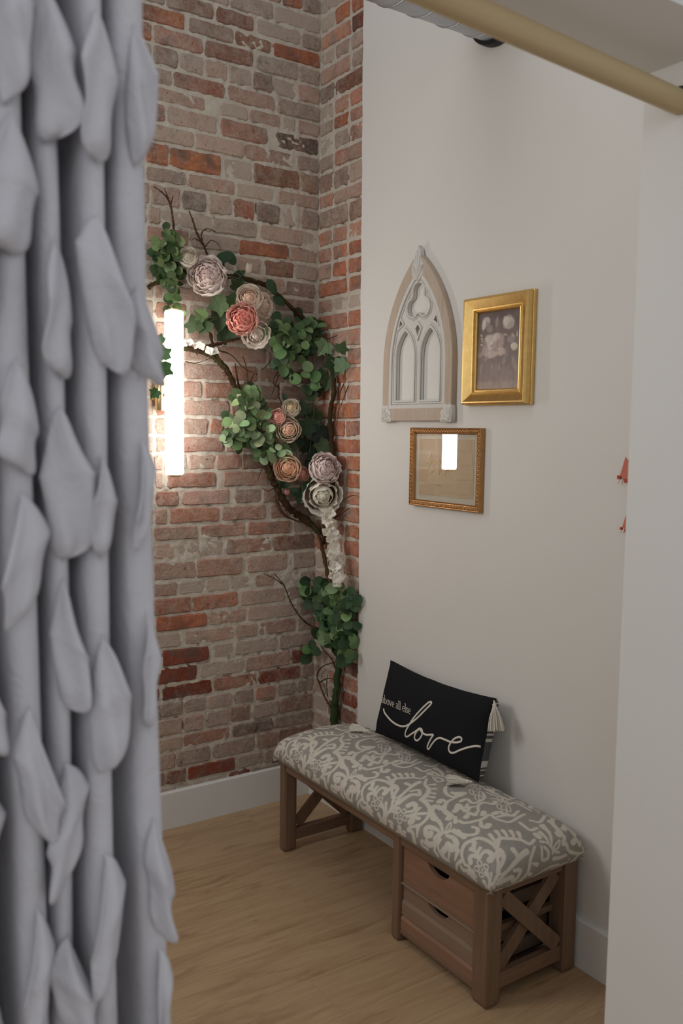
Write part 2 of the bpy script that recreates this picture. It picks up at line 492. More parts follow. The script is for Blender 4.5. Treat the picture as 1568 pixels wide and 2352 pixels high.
def brick_mesh(L, seed):
    r = random.Random(seed); hz = .0285
    nx = 6 if L > .15 else 4
    out = []
    xs = [(-L / 2 + .006) + (L - .012) * i / (nx - 1) for i in range(nx)]
    out += [(x, -hz) for x in xs] + [(L / 2, -hz + .007), (L / 2, 0), (L / 2, hz - .007)] + [(x, hz) for x in reversed(xs)] + [(-L / 2, hz - .007), (-L / 2, 0), (-L / 2, -hz + .007)]
    out = [(x + r.uniform(-.003, .003), z + r.uniform(-.0025, .0025)) for x, z in out]
    n = len(out); v = []; f = []
    for ins, y in ((0, .028), (0, .005), (.004, 0)):
        for x, z in out:
            k = 1 - ins / max(.01, abs(z) if abs(z) > abs(x) * .25 else abs(x))
            v.append((x * (1 - ins / (L / 2)), y + (r.uniform(-.0008, .0008) if y < .01 else 0), z * (1 - ins / hz)))
    v.append((0, -.0005, 0))
    for a in (0, n):
        for i in range(n):
            j = (i + 1) % n; f.append((a + i, a + j, a + n + j, a + n + i))
    for i in range(n): f.append((2 * n + i, 2 * n + (i + 1) % n, 3 * n))
    return new_mesh('brick', v, f, M['brick'], False)
BM = {L: [brick_mesh(L, int(L * 1000) + s) for s in range(6)] for L in (.20, .10, .06)}
BC = {'r': ((160, 106, 86), .40), 'o': ((178, 114, 84), .30), 'p': ((168, 122, 104), .48), 'g': ((126, 106, 96), .46), 'd': ((84, 70, 64), .36),
      't': ((160, 142, 126), .70), 'b': ((132, 98, 82), .36), 'm': ((128, 68, 52), .24)}
def lay_brick(parent, u0, u1, zc, h, code, corner=False, jig=1.0):
    L = u1 - u0
    nom = .20 if L > .15 else (.10 if L > .075 else .06)
    me = rng.choice(BM[nom])
    (r, g, b), al = BC[code]
    if corner and code in 'or': (r, g, b), al = (182, 112, 80), .34
    k = rng.uniform(.98, 1.18)
    prot = rng.uniform(-.0015, .0012) if code == 't' else rng.uniform(-.0046, -.0004)
    rz = rng.uniform(-.012, .012)
    S = Matrix.Diagonal((L / nom * rng.choice((-1, 1)), 1, h / .057, 1))
    R = Matrix.Rotation(rz, 4, 'Y')
    if corner:
        mw = Matrix.Translation((.015 + prot, -(u0 + u1) / 2, zc)) @ Matrix.Rotation(-PI / 2, 4, 'Z') @ R @ S
    else:
        mw = Matrix.Translation(((u0 + u1) / 2, prot, zc)) @ R @ S
    o = obj('brick', me, parent, mw)
    c = srgb(min(255, r * k), min(255, g * k * rng.uniform(.97, 1.03)), min(255, b * k))
    o.color = (*c, max(0, min(1, al + rng.uniform(-.08, .08))))
    return o

left_edge = {}
for row in BRICKS.split('\n'):
    k, rest = row.split(':'); k = int(k)
    zt, zb = LZ(k), LZ(k + 1)
    for tok in rest.split():
        a, b = tok[:-1].split(','); a = int(a) / 1000; b = int(b) / 1000
        left_edge[k] = min(left_edge.get(k, 1), a)
        lay_brick(wall_back, a, b, (zt + zb) / 2, (zt - zb) - .0105, tok[-1])
# corner strip: stretcher and header courses, brighter near the white wall
strip = {-1: 'tm', 0: 'too', 1: 'om', 2: 'tpp', 3: 'pg', 4: 'gb', 5: 'tro', 6: 'goo', 7: 'tgo', 8: 'go', 9: 'bgp', 10: 'rp', 11: 'bb', 12: 'oor', 13: 'roo', 14: 'pro', 15: 'oo', 16: 'ot', 17: 'ro',
         18: 'oo', 19: 'pr', 20: 'roo', 21: 'ooo', 22: 'ro', 23: 'too', 24: 'ro', 25: 'oo', 26: 'toro', 27: 'pr', 28: 'tr', 29: 'ro', 30: 'opo', 31: 'to', 32: 'pp', 33: 'ob', 34: 'tm', 35: 'ot', 36: 'too', 37: 'tm', 38: 'to', 39: 'ptm', 40: 'tb', 41: 'pt', 42: 'tr', 43: 'pt', 44: 'tt'}
for k, codes in strip.items():
    zt, zb = LZ(k), LZ(k + 1)
    cuts = {2: [0, .105, .315], 3: [0, .10, .205, .315], 4: [0, .07, .14, .21, .315]}[len(codes)]
    if len(codes) == 2 and k % 2: cuts = [0, .21, .315]
    for i, cd in enumerate(codes):
        lay_brick(wall_corner, cuts[i] + .004, cuts[i + 1] - .006, (zt + zb) / 2, (zt - zb) - .011, cd, True)
# the bricks out of view: behind the curtain, above the picture
mb = MB(); r2 = random.Random(5)
rows = [(LZ(k), LZ(k + 1), left_edge[k]) for k in range(-1, 45)] + [(3.149 + .068 * (i + 1), 3.149 + .068 * i, .01) for i in range(6)]
for zt, zb, x1 in rows:
    x = x1 - .01
    while x > -2.25:
        L = r2.choice((.2, .2, .2, .1))
        mb.box((x - L, -.001 + r2.uniform(-.002, .002), zb + .005), (x, .02, zt - .005), .003); x -= L + .01
o = mb.build('brick_rows', M['brick'], wall_back); o.color = (*srgb(150, 104, 86), .5); tag(o, kind='stuff')

# white plasterboard wall with a slightly ragged edge against the brick
zz = np.linspace(0, CEIL, 60)
v = []; f = []
for i, z in enumerate(zz):
    e = -.342 + .013 * z + rng.uniform(-.0025, .0025)
    v += [(.03, e, z), (.0, e, z), (0, -2.02, z), (.03, -2.02, z)]
for i in range(len(zz) - 1):
    a = i * 4; b = a + 4
    f += [(a + k, a + (k + 1) % 4, b + (k + 1) % 4, b + k) for k in range(4)]
f += [(3, 2, 1, 0), tuple(4 * (len(zz) - 1) + k for k in range(4))]
wall_right = struct('wall_right', new_mesh('wall_right', v, f, M['wall']))
wall_left = struct('wall_left', MB().box((-2.42, -2.02, 0), (-2.3, .13, 2.62)), M['wall'])
# partition with the curtained opening (jamb at x -0.63, head at z 2.10)
JX, JL, HEAD, Y0, Y1 = -.63, -2.05, 2.10, -2.02, -2.205
wf = MB()
PTOP = 2.62     # the partition stops short of the high shop ceiling
wf.box((JX, Y1, 0), (.5, Y0, PTOP)).box((JL, Y1, HEAD), (JX, Y0, PTOP)).box((-2.9, Y1, 0), (JL, Y0, PTOP))
wall_front = struct('wall_front', wf, M['wall'])

bb = MB().add([(-2.3, -.016, 0), (-2.3, .01, 0), (-2.3, .01, .142), (-2.3, -.012, .142), (-2.3, -.016, .137)] + [(-.016, -.016, 0), (.01, .01, 0), (.01, .01, .142), (-.012, -.012, .142), (-.016, -.016, .137)],
      [(i, (i + 1) % 5, 5 + (i + 1) % 5, 5 + i) for i in range(5)] + [(4, 3, 2, 1, 0), (5, 6, 7, 8, 9)])
struct('baseboard_back', bb, M['trim'])
br = MB().add([(-.016, -2.02, 0), (.015, -2.02, 0), (.015, -2.02, .142), (-.012, -2.02, .142), (-.016, -2.02, .137)] + [(-.016, -.0165, 0), (.015, .01, 0), (.015, .01, .142), (-.012, -.0125, .142), (-.016, -.0165, .137)],
      [(i, (i + 1) % 5, 5 + (i + 1) % 5, 5 + i) for i in range(5)] + [(4, 3, 2, 1, 0), (5, 6, 7, 8, 9)])
struct('baseboard_right', br, M['trim'])

floor = struct('floor', MB().box((-2.9, -4.6, -.12), (.6, .13, -.012)), M['dark_wood'])
PW, PL = .178, 1.22
y = -.006; i = 0
offs = [.35, .82, .12, .95, .5, .05, .7, .28, 1.05, .44, .9, .2, .62]
while y > -4.5:
    x = .02 - offs[i % 13]
    edges = [.02]
    while x > -2.9: edges.append(x); x -= PL
    edges.append(-2.9)
    for b, a in zip(edges[:-1], edges[1:]):
        if b - a < .03: continue
        MB().box((a + .0002, y - PW + .0002, -.014), (b - .0002, y - .0002, 0), .0005).build('floor_plank', M['oak'], floor)
    y -= PW; i += 1

# ------------------------------------------------------------------ bench
bench = thing('storage_bench', 'brown wooden bench with grey damask cushion, two drawers and X braced ends', 'bench', (-.2, -.91, 0))
XF, XB, YN, YF, YM, ZT = -.366, -.028, -1.442, -.378, -1.036, .337
LW = .05
def leg(x0, y0, y1, sx):
    x1 = x0 + LW * sx
    q = MB(); lo, hi = min(x0, x1), max(x0, x1)
    c = .007
    prof = lambda x, ya, yb, z, k: [(lo + k, ya + c * .4, z), (lo + c + k, ya, z), (hi - c - k, ya, z), (hi - k, ya + c * .4, z), (hi - k, yb - c * .4, z), (hi - c - k, yb, z), (lo + c + k, yb, z), (lo + k, yb - c * .4, z)]
    v = []; zs = [(0, .004), (.012, 0), (ZT, 0)]
    for z, k in zs: v += prof(0, min(y0, y1) + k, max(y0, y1) - k, z, k)
    f = [tuple(reversed(range(8))), tuple(range(16, 24))]
    for a in (0, 8): f += [(a + i, a + (i + 1) % 8, a + 8 + (i + 1) % 8, a + 8 + i) for i in range(8)]
    q.add(v, f); return q.build('leg', M['wood_z'], bench)
for x0, sx in ((XF, 1), (XB, -1)):
    leg(x0, YN, YN + .058, sx); leg(x0, YF, YF - .036, sx); leg(x0, YM, YM - .034, sx)
MB().box((XF + .004, YN + .058, .296), (XF + .026, YF - .036, ZT), .002).build('apron', M['wood_y'], bench)
MB().box((XB - .004, YN + .058, .296), (XB - .026, YF - .036, ZT), .002).build('apron', M['wood_y'], bench)
MB().box((XF + .004, YN + .006, ZT), (XB - .004, YF - .006, ZT + .012)).build('seat_board', M['wood_y'], bench)
xa, xb = XF + LW, XB - LW
for yc in (YN + .022, YF - .02):
    MB().box((xa, yc - .011, .296), (xb, yc + .011, ZT), .002).build('end_rail', M['wood_x'], bench)
    MB().box((xa - .004, yc - .013, .036), (xb + .004, yc + .013, .078), .003).build('end_stretcher', M['wood_x'], bench)
    MB().bar((xa + .012, yc - .006, .288), (xb - .012, yc - .006, .086), .042, .012, (0, 1, 0)).build('cross_brace', M['wood_z'], bench)
    MB().bar((xa + .012, yc + .0065, .086), (xb - .012, yc + .0065, .288), .042, .012, (0, 1, 0)).build('cross_brace', M['wood_z'], bench)
# drawer bay: runners, back
MB().box((XB - .016, YN + .06, .036), (XB - .006, YM - .036, .292)).build('back_panel', M['dark_wood'], bench)
for z in (.036, .168):
    for yy in (YN + .052, YM - .048):
        MB().box((XF + .03, yy - .008, z), (XB - .05, yy + .008, z + .018)).build('runner', M['wood_x'], bench)
MB().box((XF + .006, YN + .058, .026), (XF + .024, YM - .034, .040), .002).build('lower_rail', M['wood_y'], bench)

def cutout_front(x, t, y0, y1, z0, z1, r, depth):
    """drawer board with a half moon finger cut in its top edge"""
    yc = (y0 + y1) / 2 - .0; out = [(y0, z0), (y1, z0), (y1, z1)]
    for k in range(13):
        a = PI * k / 12; out.append((yc + r * math.cos(a), z1 - depth * math.sin(a)))
    out.append((y0, z1)); n = len(out)
    v = [(x, a, b) for a, b in out] + [(x + t, a, b) for a, b in out]
    f = [(i, (i + 1) % n, n + (i + 1) % n, n + i) for i in range(n)]
    me = MB().add(v, f)
    # caps as strips so the notch stays open
    tri = []
    top = list(range(3, n - 1))
    for off in (0, n):
        tri.append((off + 0, off + 1, off + top[len(top) // 2]))
        h = len(top) // 2
        tri.append((off + 1, off + 2, off + top[0]))
        for j in range(h): tri.append((off + 1, off + top[j], off + top[j + 1]))
        for j in range(h, len(top) - 1): tri.append((off + 0, off + top[j], off + top[j + 1]))
        tri.append((off + 0, off + top[-1], off + n - 1))
    me.f += tri
    return me
dy0, dy1 = YN + .060, YM - .036          # drawer span
def drawer(z0, z1, slatted):
    d = MB()
    x0, x1 = XF + .028, XB - .03
    d.box((x0, dy0 + .022, z0 + .004), (x1, dy1 - .022, z0 + .012))
    d.box((x1 - .01, dy0 + .022, z0 + .004), (x1, dy1 - .022, z1 - .02))
    body = d.build('drawer', M['dark_wood'], bench)
    for yy in (dy0 + .024, dy1 - .024):
        for za, zb in ((z0 + .012, z0 + .05), (z0 + .066, z1 - .022)):
            MB().box((x0, yy - .005, za), (x1, yy + .005, zb)).build('side_slat', M['slat_wood'], body)
    if not slatted:
        cutout_front(XF + .014, .014, dy0, dy1, z0, z1, .046, .030).build('front_board', M['drawer_wood'], body)
        MB().box((XF + .005, dy0 - .001, z0 - .006), (XF + .028, dy1 + .001, z0 - .0005), .0015).build('ledge', M['slat_wood'], body)
    else:
        h = (z1 - z0)
        cutout_front(XF + .016, .012, dy0, dy1, z0 + .094, z1, .044, .024).build('front_slat', M['slat_wood'], body)
        for za, zb, mt, pr in ((z0 + .046, z0 + .093, 'slat_wood', .010), (z0, z0 + .044, 'drawer_wood', .007)):
            x = XF + pr; hh = zb - za
            MB().add([(x, dy0, za), (x, dy1, za), (x, dy1, zb - .012), (x, dy0, zb - .012), (x + .009, dy0, zb), (x + .009, dy1, zb), (x + .018, dy0, zb), (x + .018, dy1, zb), (x + .018, dy0, za), (x + .018, dy1, za)],
                     [(0, 1, 2, 3), (3, 2, 5, 4), (4, 5, 7, 6), (6, 7, 9, 8), (8, 9, 1, 0), (0, 3, 4, 6, 8), (1, 9, 7, 5, 2)]).build('front_slat', M[mt], body)
    return body
drawer(.186, .294, False)
drawer(.042, .176, True)

# ------------------------------------------------------------------ cushion with woven scroll pattern
CX0, CX1, CY0, CY1, CZ = -.398, -.030, -1.478, -.366, .335
PR = crom([(.016, 0), (.004, .018), (0, .042), (.006, .066), (.024, .088), (.060, .103), (.115, .112), (.184, .116)], 24)
PR = np.array(PR); sl = np.r_[0, np.cumsum(np.hypot(*np.diff(PR, axis=0).T))]
HMAX = .116
def prof_axis(length, step):
    """arc-length samples across the cushion: (arc, position 0..length, height 0..1)"""
    flat = max(0.0, length - 2 * PR[-1, 0]); tot = 2 * sl[-1] + flat
    n = int(tot / step); s = np.linspace(0, tot, n)
    d = np.where(s < tot / 2, s, tot - s)
    ins = np.where(d < sl[-1], np.interp(d, sl, PR[:, 0]), PR[-1, 0] + d - sl[-1])
    h = np.where(d < sl[-1], np.interp(d, sl, PR[:, 1]), HMAX) / HMAX
    return s, np.where(s < tot / 2, ins, length - ins), h
ST = .0017
su, pu, hu = prof_axis(CY1 - CY0, ST)
sv, pv, hv = prof_axis(CX1 - CX0, ST)
Yg, Xg = np.meshgrid(CY1 - pu, CX0 + pv, indexing='ij')
Hh = np.outer(hu, hv)
bx, by = (CX0 + CX1) / 2, (CY0 + CY1) / 2
ax, ay = (Xg - bx) / ((CX1 - CX0) / 2), (Yg - by) / ((CY1 - CY0) / 2)
# round the corners in plan
cxr = .04
dx = np.maximum(0, np.abs(Xg - bx) - ((CX1 - CX0) / 2 - cxr)); dyy = np.maximum(0, np.abs(Yg - by) - ((CY1 - CY0) / 2 - cxr))
dd = np.hypot(dx, dyy); mx_ = np.maximum(np.maximum(dx, dyy), 1e-9)
k = np.where(dd > 1e-6, mx_ / np.maximum(dd, 1e-9), 1.0); k = .35 + .65 * k
Xg = np.sign(Xg - bx) * (np.abs(Xg - bx) - dx + dx * k) + bx
Yg = np.sign(Yg - by) * (np.abs(Yg - by) - dyy + dyy * k) + by
Zg = CZ + HMAX * Hh + .003 * (vnoise(Xg + 3, Yg + 5, .13, 21) - .5) * Hh
PU, PV = len(su), len(sv)
P = np.stack([Xg, Yg, Zg], 2)
sub = 6
Pc = P[::sub, ::sub]; nU, nV = Pc.shape[:2]
bv = BVHTree.FromPolygons([tuple(q) for q in Pc.reshape(-1, 3).astype(float)], [(i * nV + j, i * nV + j + 1, (i + 1) * nV + j + 1, (i + 1) * nV + j) for i in range(nU - 1) for j in range(nV - 1)])
def cush_uv(px):
    loc, nor, idx, dist = bv.ray_cast(Vector(CAM), Vector(pdir(px)).normalized())
    if loc is None: return None
    i, j = divmod(idx, nV - 1)
    blk = P[max(0, i * sub - 2):(i + 1) * sub + 3, max(0, j * sub - 2):(j + 1) * sub + 3]
    d = ((blk - np.array(loc)) ** 2).sum(2); a, b = np.unravel_index(d.argmin(), d.shape)
    return np.array([su[min(PU - 1, max(0, i * sub - 2) + a)], sv[min(PV - 1, max(0, j * sub - 2) + b)]])
RS = .0012
RW, RH = int(su[-1] / RS) + 2, int(sv[-1] / RS) + 2
ras = np.zeros((RW, RH), np.float32)
def disc(c, r, ras=None):
    ras = globals()['ras'] if ras is None else ras
    i, j = c[0] / RS, c[1] / RS; q = r / RS
    a0, a1, b0, b1 = int(max(0, i - q - 2)), int(min(RW, i + q + 3)), int(max(0, j - q - 2)), int(min(RH, j + q + 3))
    if a1 <= a0 or b1 <= b0: return
    A, B = np.mgrid[a0:a1, b0:b1]
    d = np.clip(q + .5 - np.hypot(A - i, B - j), 0, 1)
    ras[a0:a1, b0:b1] = np.maximum(ras[a0:a1, b0:b1], d)
def z1(x, y): return (610 + x / 4.0205, 1640 + y / 4.0205)
fa, fb = cush_uv(z1(465, 470)), cush_uv(z1(1243, 935))
REP = fb - fa
DROP = cush_uv((1264, 1951)) - cush_uv(z1(765, 605))
FILL = np.zeros_like(ras)
def stroke(pts, w0, w1=None, smooth=True):
    """one woven scroll stroke, repeated along the cushion"""
    uv = [cush_uv(z1(*q)) for q in pts]; uv = [q for q in uv if q is not None]
    if len(uv) < 2: return
    w1 = w0 if w1 is None else w1
    C = crom(uv, 10) if smooth and len(uv) > 2 else [uv[0] + (uv[-1] - uv[0]) * i / 12 for i in range(13)]
    C = np.array(C); L = np.r_[0, np.cumsum(np.hypot(*np.diff(C, axis=0).T))]
    n = max(4, int(L[-1] / .0022)); s = np.linspace(0, L[-1], n)
    for rep in (-2, -1, 0, 1, 2):
        for q in s:
            c = np.array([np.interp(q, L, C[:, 0]), np.interp(q, L, C[:, 1])]) + REP * rep * np.array([1, 0])
            t_ = q / max(L[-1], 1e-6)
            disc(c, (w0 + (w1 - w0) * t_) / 2)
            disc(c + DROP, (w0 + (w1 - w0) * t_) / 2, FILL)
def blob(x, y, w): stroke([(x, y), (x + 4, y + 3)], w)
def flower_m(x, y, r):
    for k in range(5):
        a = 2 * PI * k / 5 + .5
        px_, py_ = x + r * math.cos(a) * .95, y + r * math.sin(a) * 1.1
        stroke([(px_ + .42 * r * math.cos(b), py_ + .5 * r * math.sin(b)) for b in np.linspace(0, 2 * PI, 9)], .0042)
    blob(x, y, .004)
W = .0096
# front motif
stroke([(905, 812), (888, 740), (912, 668), (965, 630), (1035, 608), (1110, 624), (1160, 652)], W, W * 1.5)
stroke([(905, 812), (938, 828), (930, 862), (898, 868), (884, 842)], W * .8, W * 1.2)
stroke([(880, 795), (852, 835), (862, 890), (900, 925)], W * 1.2, W * .6)
stroke([(860, 715), (845, 760), (838, 790)], W * 1.6, W * .7)
stroke([(1160, 650), (1195, 600), (1260, 592), (1370, 588), (1440, 596), (1485, 572)], W * 1.5, W * .8)
for a, b, c, d in ((1165, 640, 1122, 582), (1200, 602, 1178, 556), (1255, 594, 1232, 552), (1310, 592, 1296, 550), (1362, 590, 1352, 552)): stroke([(a, b), ((a + c) / 2 + 8, (b + d) / 2), (c, d)], W * .6, W * 1.35)
stroke([(1485, 600), (1470, 650), (1505, 690), (1492, 735), (1440, 792)], W * .8, W * 1.8)
stroke([(1440, 792), (1488, 825), (1514, 880), (1500, 950), (1450, 1008), (1392, 1034), (1330, 1042)], W * 1.6, W * .9)
for a, b, c, d in ((1500, 655, 1560, 648), (1505, 690, 1568, 690), (1500, 725, 1560, 735), (1480, 760, 1552, 768), (1462, 790, 1530, 802)): stroke([(a, b), (c, d)], W * .5, W * 1.3)
stroke([(1165, 765), (1195, 735), (1212, 690), (1185, 662), (1160, 690)], W * .8, W * 2.0)
stroke([(1180, 770), (1165, 720), (1150, 690)], W * 1.6, W * .6)
stroke([(1210, 812), (1262, 745), (1320, 690), (1378, 650), (1420, 628)], W * .8, W * 1.7)
stroke([(1322, 692), (1340, 662), (1296, 640)], W * .8, W * 1.6)
stroke([(1340, 715), (1408, 700), (1412, 748), (1350, 742), (1300, 768), (1250, 802)], W * 1.0, W * 1.8)
stroke([(1180, 790), (1228, 762), (1250, 742), (1215, 790), (1196, 812)], W * .6)
flower_m(1032, 820, 42); flower_m(1245, 936, 46)
stroke([(1062, 832), (1092, 880), (1096, 940), (1090, 1002)], W * .8, W * 2.0)
stroke([(992, 640), (985, 690), (1010, 720)], W * 1.5, W * .6); stroke([(958, 688), (990, 700), (1010, 730)], W * 1.2, W * .6); stroke([(1030, 672), (1012, 700), (1012, 740)], W * 1.2, W * .6)
stroke([(1018, 745), (1040, 705), (1082, 682), (1118, 702), (1098, 735)], W * .7, W * 2.0)
stroke([(1010, 745), (975, 732), (945, 755), (950, 785)], W * .7, W * 1.7)
stroke([(1120, 920), (1115, 870), (1108, 825)], W * .6, W * 1.3); stroke([(1125, 915), (1160, 860), (1180, 800)], W * .6, W * 1.2); stroke([(1130, 910), (1180, 850), (1232, 822)], W * .6, W * 1.3); stroke([(1135, 910), (1180, 872), (1222, 868)], W * .6, W * 1.3)
stroke([(1112, 1010), (1112, 945), (1150, 902), (1205, 908)], W * .8, W * .9)
stroke([(1290, 905), (1352, 898), (1384, 862), (1360, 825), (1322, 842)], W * .7, W * 2.1)
stroke([(1330, 935), (1400, 922), (1466, 918)], W * .7, W * 1.4); stroke([(1370, 925), (1400, 890), (1424, 868)], W * .6, W * 1.2); stroke([(1370, 932), (1396, 958), (1418, 965)], W * .6, W * 1.2)
stroke([(1300, 940), (1352, 950), (1362, 988), (1328, 996)], W * .7, W * 1.9)
stroke([(1130, 985), (1165, 1010), (1160, 1040)], W * .8, W * 1.8); stroke([(960, 870), (952, 900), (985, 935)], W * 2.0, W * 1.2); stroke([(930, 890), (985, 900)], W, W)
stroke([(1235, 1055), (1240, 1090), (1285, 1120)], W * 2.0, W * 1.2); stroke([(1210, 1085), (1285, 1090)], W, W)
stroke([(1330, 1042), (1312, 1070), (1340, 1080), (1362, 1120), (1372, 1180)], W * .8, W * 1.8); stroke([(1410, 1040), (1400, 1080), (1395, 1130)], W * 1.5, W * .8)
stroke([(1045, 930), (1060, 960), (1062, 990)], W * 1.8, W)
# palmette between the front motifs
stroke([(775, 598), (800, 545), (834, 508), (826, 548), (785, 590)], W * .55)
stroke([(766, 590), (752, 520), (712, 470), (702, 425), (742, 396), (778, 412)], W * .8, W * 2.2)
stroke([(745, 500), (700, 490), (690, 470)], W * 1.4, W * .8)
stroke([(790, 592), (850, 568), (905, 590), (960, 592), (1015, 580), (1034, 548), (1000, 538)], W * .8, W * 1.3)
stroke([(880, 572), (915, 612), (935, 600)], W * 1.6, W); stroke([(845, 570), (880, 600)], W * 1.6, W)
stroke([(752, 606), (722, 570), (672, 552), (640, 566), (642, 612), (672, 606)], W * .7, W * 2.2)
stroke([(788, 612), (838, 626), (856, 672), (822, 700), (790, 690)], W * .9, W * 2.6); stroke([(850, 640), (862, 690)], W, W * .6)
stroke([(742, 622), (712, 668), (662, 690), (642, 672)], W * .8, W * 2.0); stroke([(640, 690), (610, 660), (612, 700), (650, 725)], W * .8, W * 1.2)
stroke([(738, 640), (704, 690), (700, 735), (720, 770)], W * .7, W * 1.3); stroke([(745, 645), (722, 700), (752, 775), (795, 802)], W * .7, W * 1.1)
stroke([(765, 722), (748, 745), (762, 768)], W * 2.0, W * 1.2); stroke([(800, 745), (795, 790)], W, W * .7)
stroke([(728, 612), (700, 640), (720, 660)], W * 1.5, W * 1.5)
# back medallion
stroke([(1000, 222), (925, 232), (852, 262), (846, 308), (902, 332), (955, 306)], W * .8, W * 1.5)
stroke([(905, 338), (836, 368), (802, 420), (838, 462), (822, 482)], W * .8, W * 2.2)
stroke([(836, 372), (800, 352), (775, 366)], W * .8, W * 2.0)
stroke([(868, 512), (900, 498), (930, 512), (1000, 502), (1090, 478), (1150, 450), (1205, 480), (1300, 492), (1372, 462), (1440, 440)], W * 1.2, W * .9)
stroke([(1070, 490), (1068, 525), (1105, 535), (1128, 516)], W * .8, W * 1.9)
stroke([(870, 500), (880, 470)], W * 1.4, W)
flower_m(1092, 290, 40); flower_m(1285, 388, 40)
stroke([(900, 300), (950, 320), (1000, 300), (930, 300)], W * 1.6, W); stroke([(950, 360), (1000, 345), (1040, 370), (1100, 360), (1150, 330), (1140, 300)], W * 1.3, W * .8)
stroke([(880, 430), (930, 400), (970, 430), (1010, 400), (1050, 396)], W * 1.8, W); stroke([(900, 410), (920, 380), (945, 390)], W * 1.5, W); stroke([(960, 470), (1000, 440), (1035, 456), (1060, 430)], W * 1.7, W); stroke([(980, 400), (1000, 378)], W * 1.3, W)
stroke([(1070, 430), (1080, 385), (1140, 368), (1200, 378), (1230, 360)], W * .8, W * 1.4); stroke([(1110, 430), (1090, 455), (1120, 440)], W * 1.6, W)
stroke([(1190, 440), (1240, 430), (1265, 450), (1215, 462)], W * 1.7, W); stroke([(1290, 440), (1340, 450), (1400, 420)], W * 1.3, W * .8)
stroke([(1180, 300), (1230, 320), (1290, 330), (1350, 352)], W * .8, W * 1.2); stroke([(1200, 340), (1260, 348), (1310, 362)], W * .7, W * 1.1); stroke([(1330, 380), (1390, 370), (1440, 392), (1500, 420)], W * 1.2, W)
stroke([(1020, 262), (1060, 250), (1110, 246), (1160, 262)], W, W * 1.4); stroke([(1000, 240), (1040, 225), (1090, 222)], W, W)
stroke([(770, 190), (800, 218), (845, 212), (830, 196), (800, 190)], W * .8, W * 1.1); stroke([(650, 130), (700, 150), (760, 140)], W * 1.3, W); stroke([(730, 118), (800, 120), (860, 105)], W, W); stroke([(905, 208), (960, 205), (1010, 198)], W * 1.2, W)
stroke([(440, 108), (520, 122), (620, 112), (680, 92)], W * .8, W * .9); stroke([(640, 100), (720, 80), (790, 88)], W * .8, W); stroke([(540, 90), (600, 84)], W * 1.3, W)

# the half-drop repeat fills what the first repeat leaves bare
def spread(a, r):
    for ax_ in (0, 1):
        c_ = np.cumsum(np.pad(a, [(r + 1, r), (0, 0)] if ax_ == 0 else [(0, 0), (r + 1, r)]), axis=ax_)
        a = (c_[2 * r + 1:] - c_[:-2 * r - 1]) if ax_ == 0 else (c_[:, 2 * r + 1:] - c_[:, :-2 * r - 1])
    return a
bare = spread(ras, int(.022 / RS)) < 3.0
bare = spread(bare.astype(np.float32), int(.016 / RS)) > 1
ras = np.maximum(ras, FILL * bare)
def build_cushion():
    me = grid_mesh('cushion', P, M['damask'], True)
    me.flip_normals()
    UU, VV = np.meshgrid(su, sv, indexing='ij')
    i = np.clip(UU / RS, 0, RW - 2); j = np.clip(VV / RS, 0, RH - 2)
    i0, j0 = i.astype(int), j.astype(int); fi, fj = i - i0, j - j0
    a = (ras[i0, j0] * (1 - fi) + ras[i0 + 1, j0] * fi) * (1 - fj) + (ras[i0, j0 + 1] * (1 - fi) + ras[i0 + 1, j0 + 1] * fi) * fj
    g = np.array(srgb(156, 152, 145)); w = np.array(srgb(216, 209, 196))
    nz = vnoise(UU, VV, .006, 4) * .10 + vnoise(UU, VV, .05, 5) * .10
    C = (g * (.92 + nz[..., None] * 1.2)) * (1 - a[..., None]) + w * a[..., None]
    set_color(me, C.reshape(-1, 3))
    return obj('cushion', me, bench)
cushion = build_cushion()

# ------------------------------------------------------------------ pillow
pc = Vector((-.092, -.876, .580)); pr = Vector((0, -1, 0)); pup = Vector((.062, 0, .24)).normalized(); pn = pr.cross(pup)
if pn.x > 0: pn = -pn
pillow = thing('throw_pillow', 'black lumbar pillow lettered in white, with corner tassels, leaning on the wall', 'pillow', (-.1, -.876, .455))
PWD, PHT, PTH = .262, .128, .056
def pil(a, b, side):
    """a across, b up, both -1..1"""
    ca = abs(a) ** 2.2; cb = abs(b) ** 2.2
    if side > 0: th = PTH * max(0.0, (1 - abs(a) ** 3.2)) ** .55 * max(0.0, (1 - abs(b) ** 2.6)) ** .6
    else: th = .064 * max(0.0, (1 - abs(a) ** 9)) ** .42 * max(0.0, (1 - abs(b) ** 4)) ** .5
    sx = PWD * a * (1 - .035 * (1 - b * b)); sz = PHT * b * (1 - .10 * (1 - a * a) * (1.2 if b > 0 else .6))
    q = pc + pr * sx + pup * sz + pn * (th * side)
    return q
NA = 61
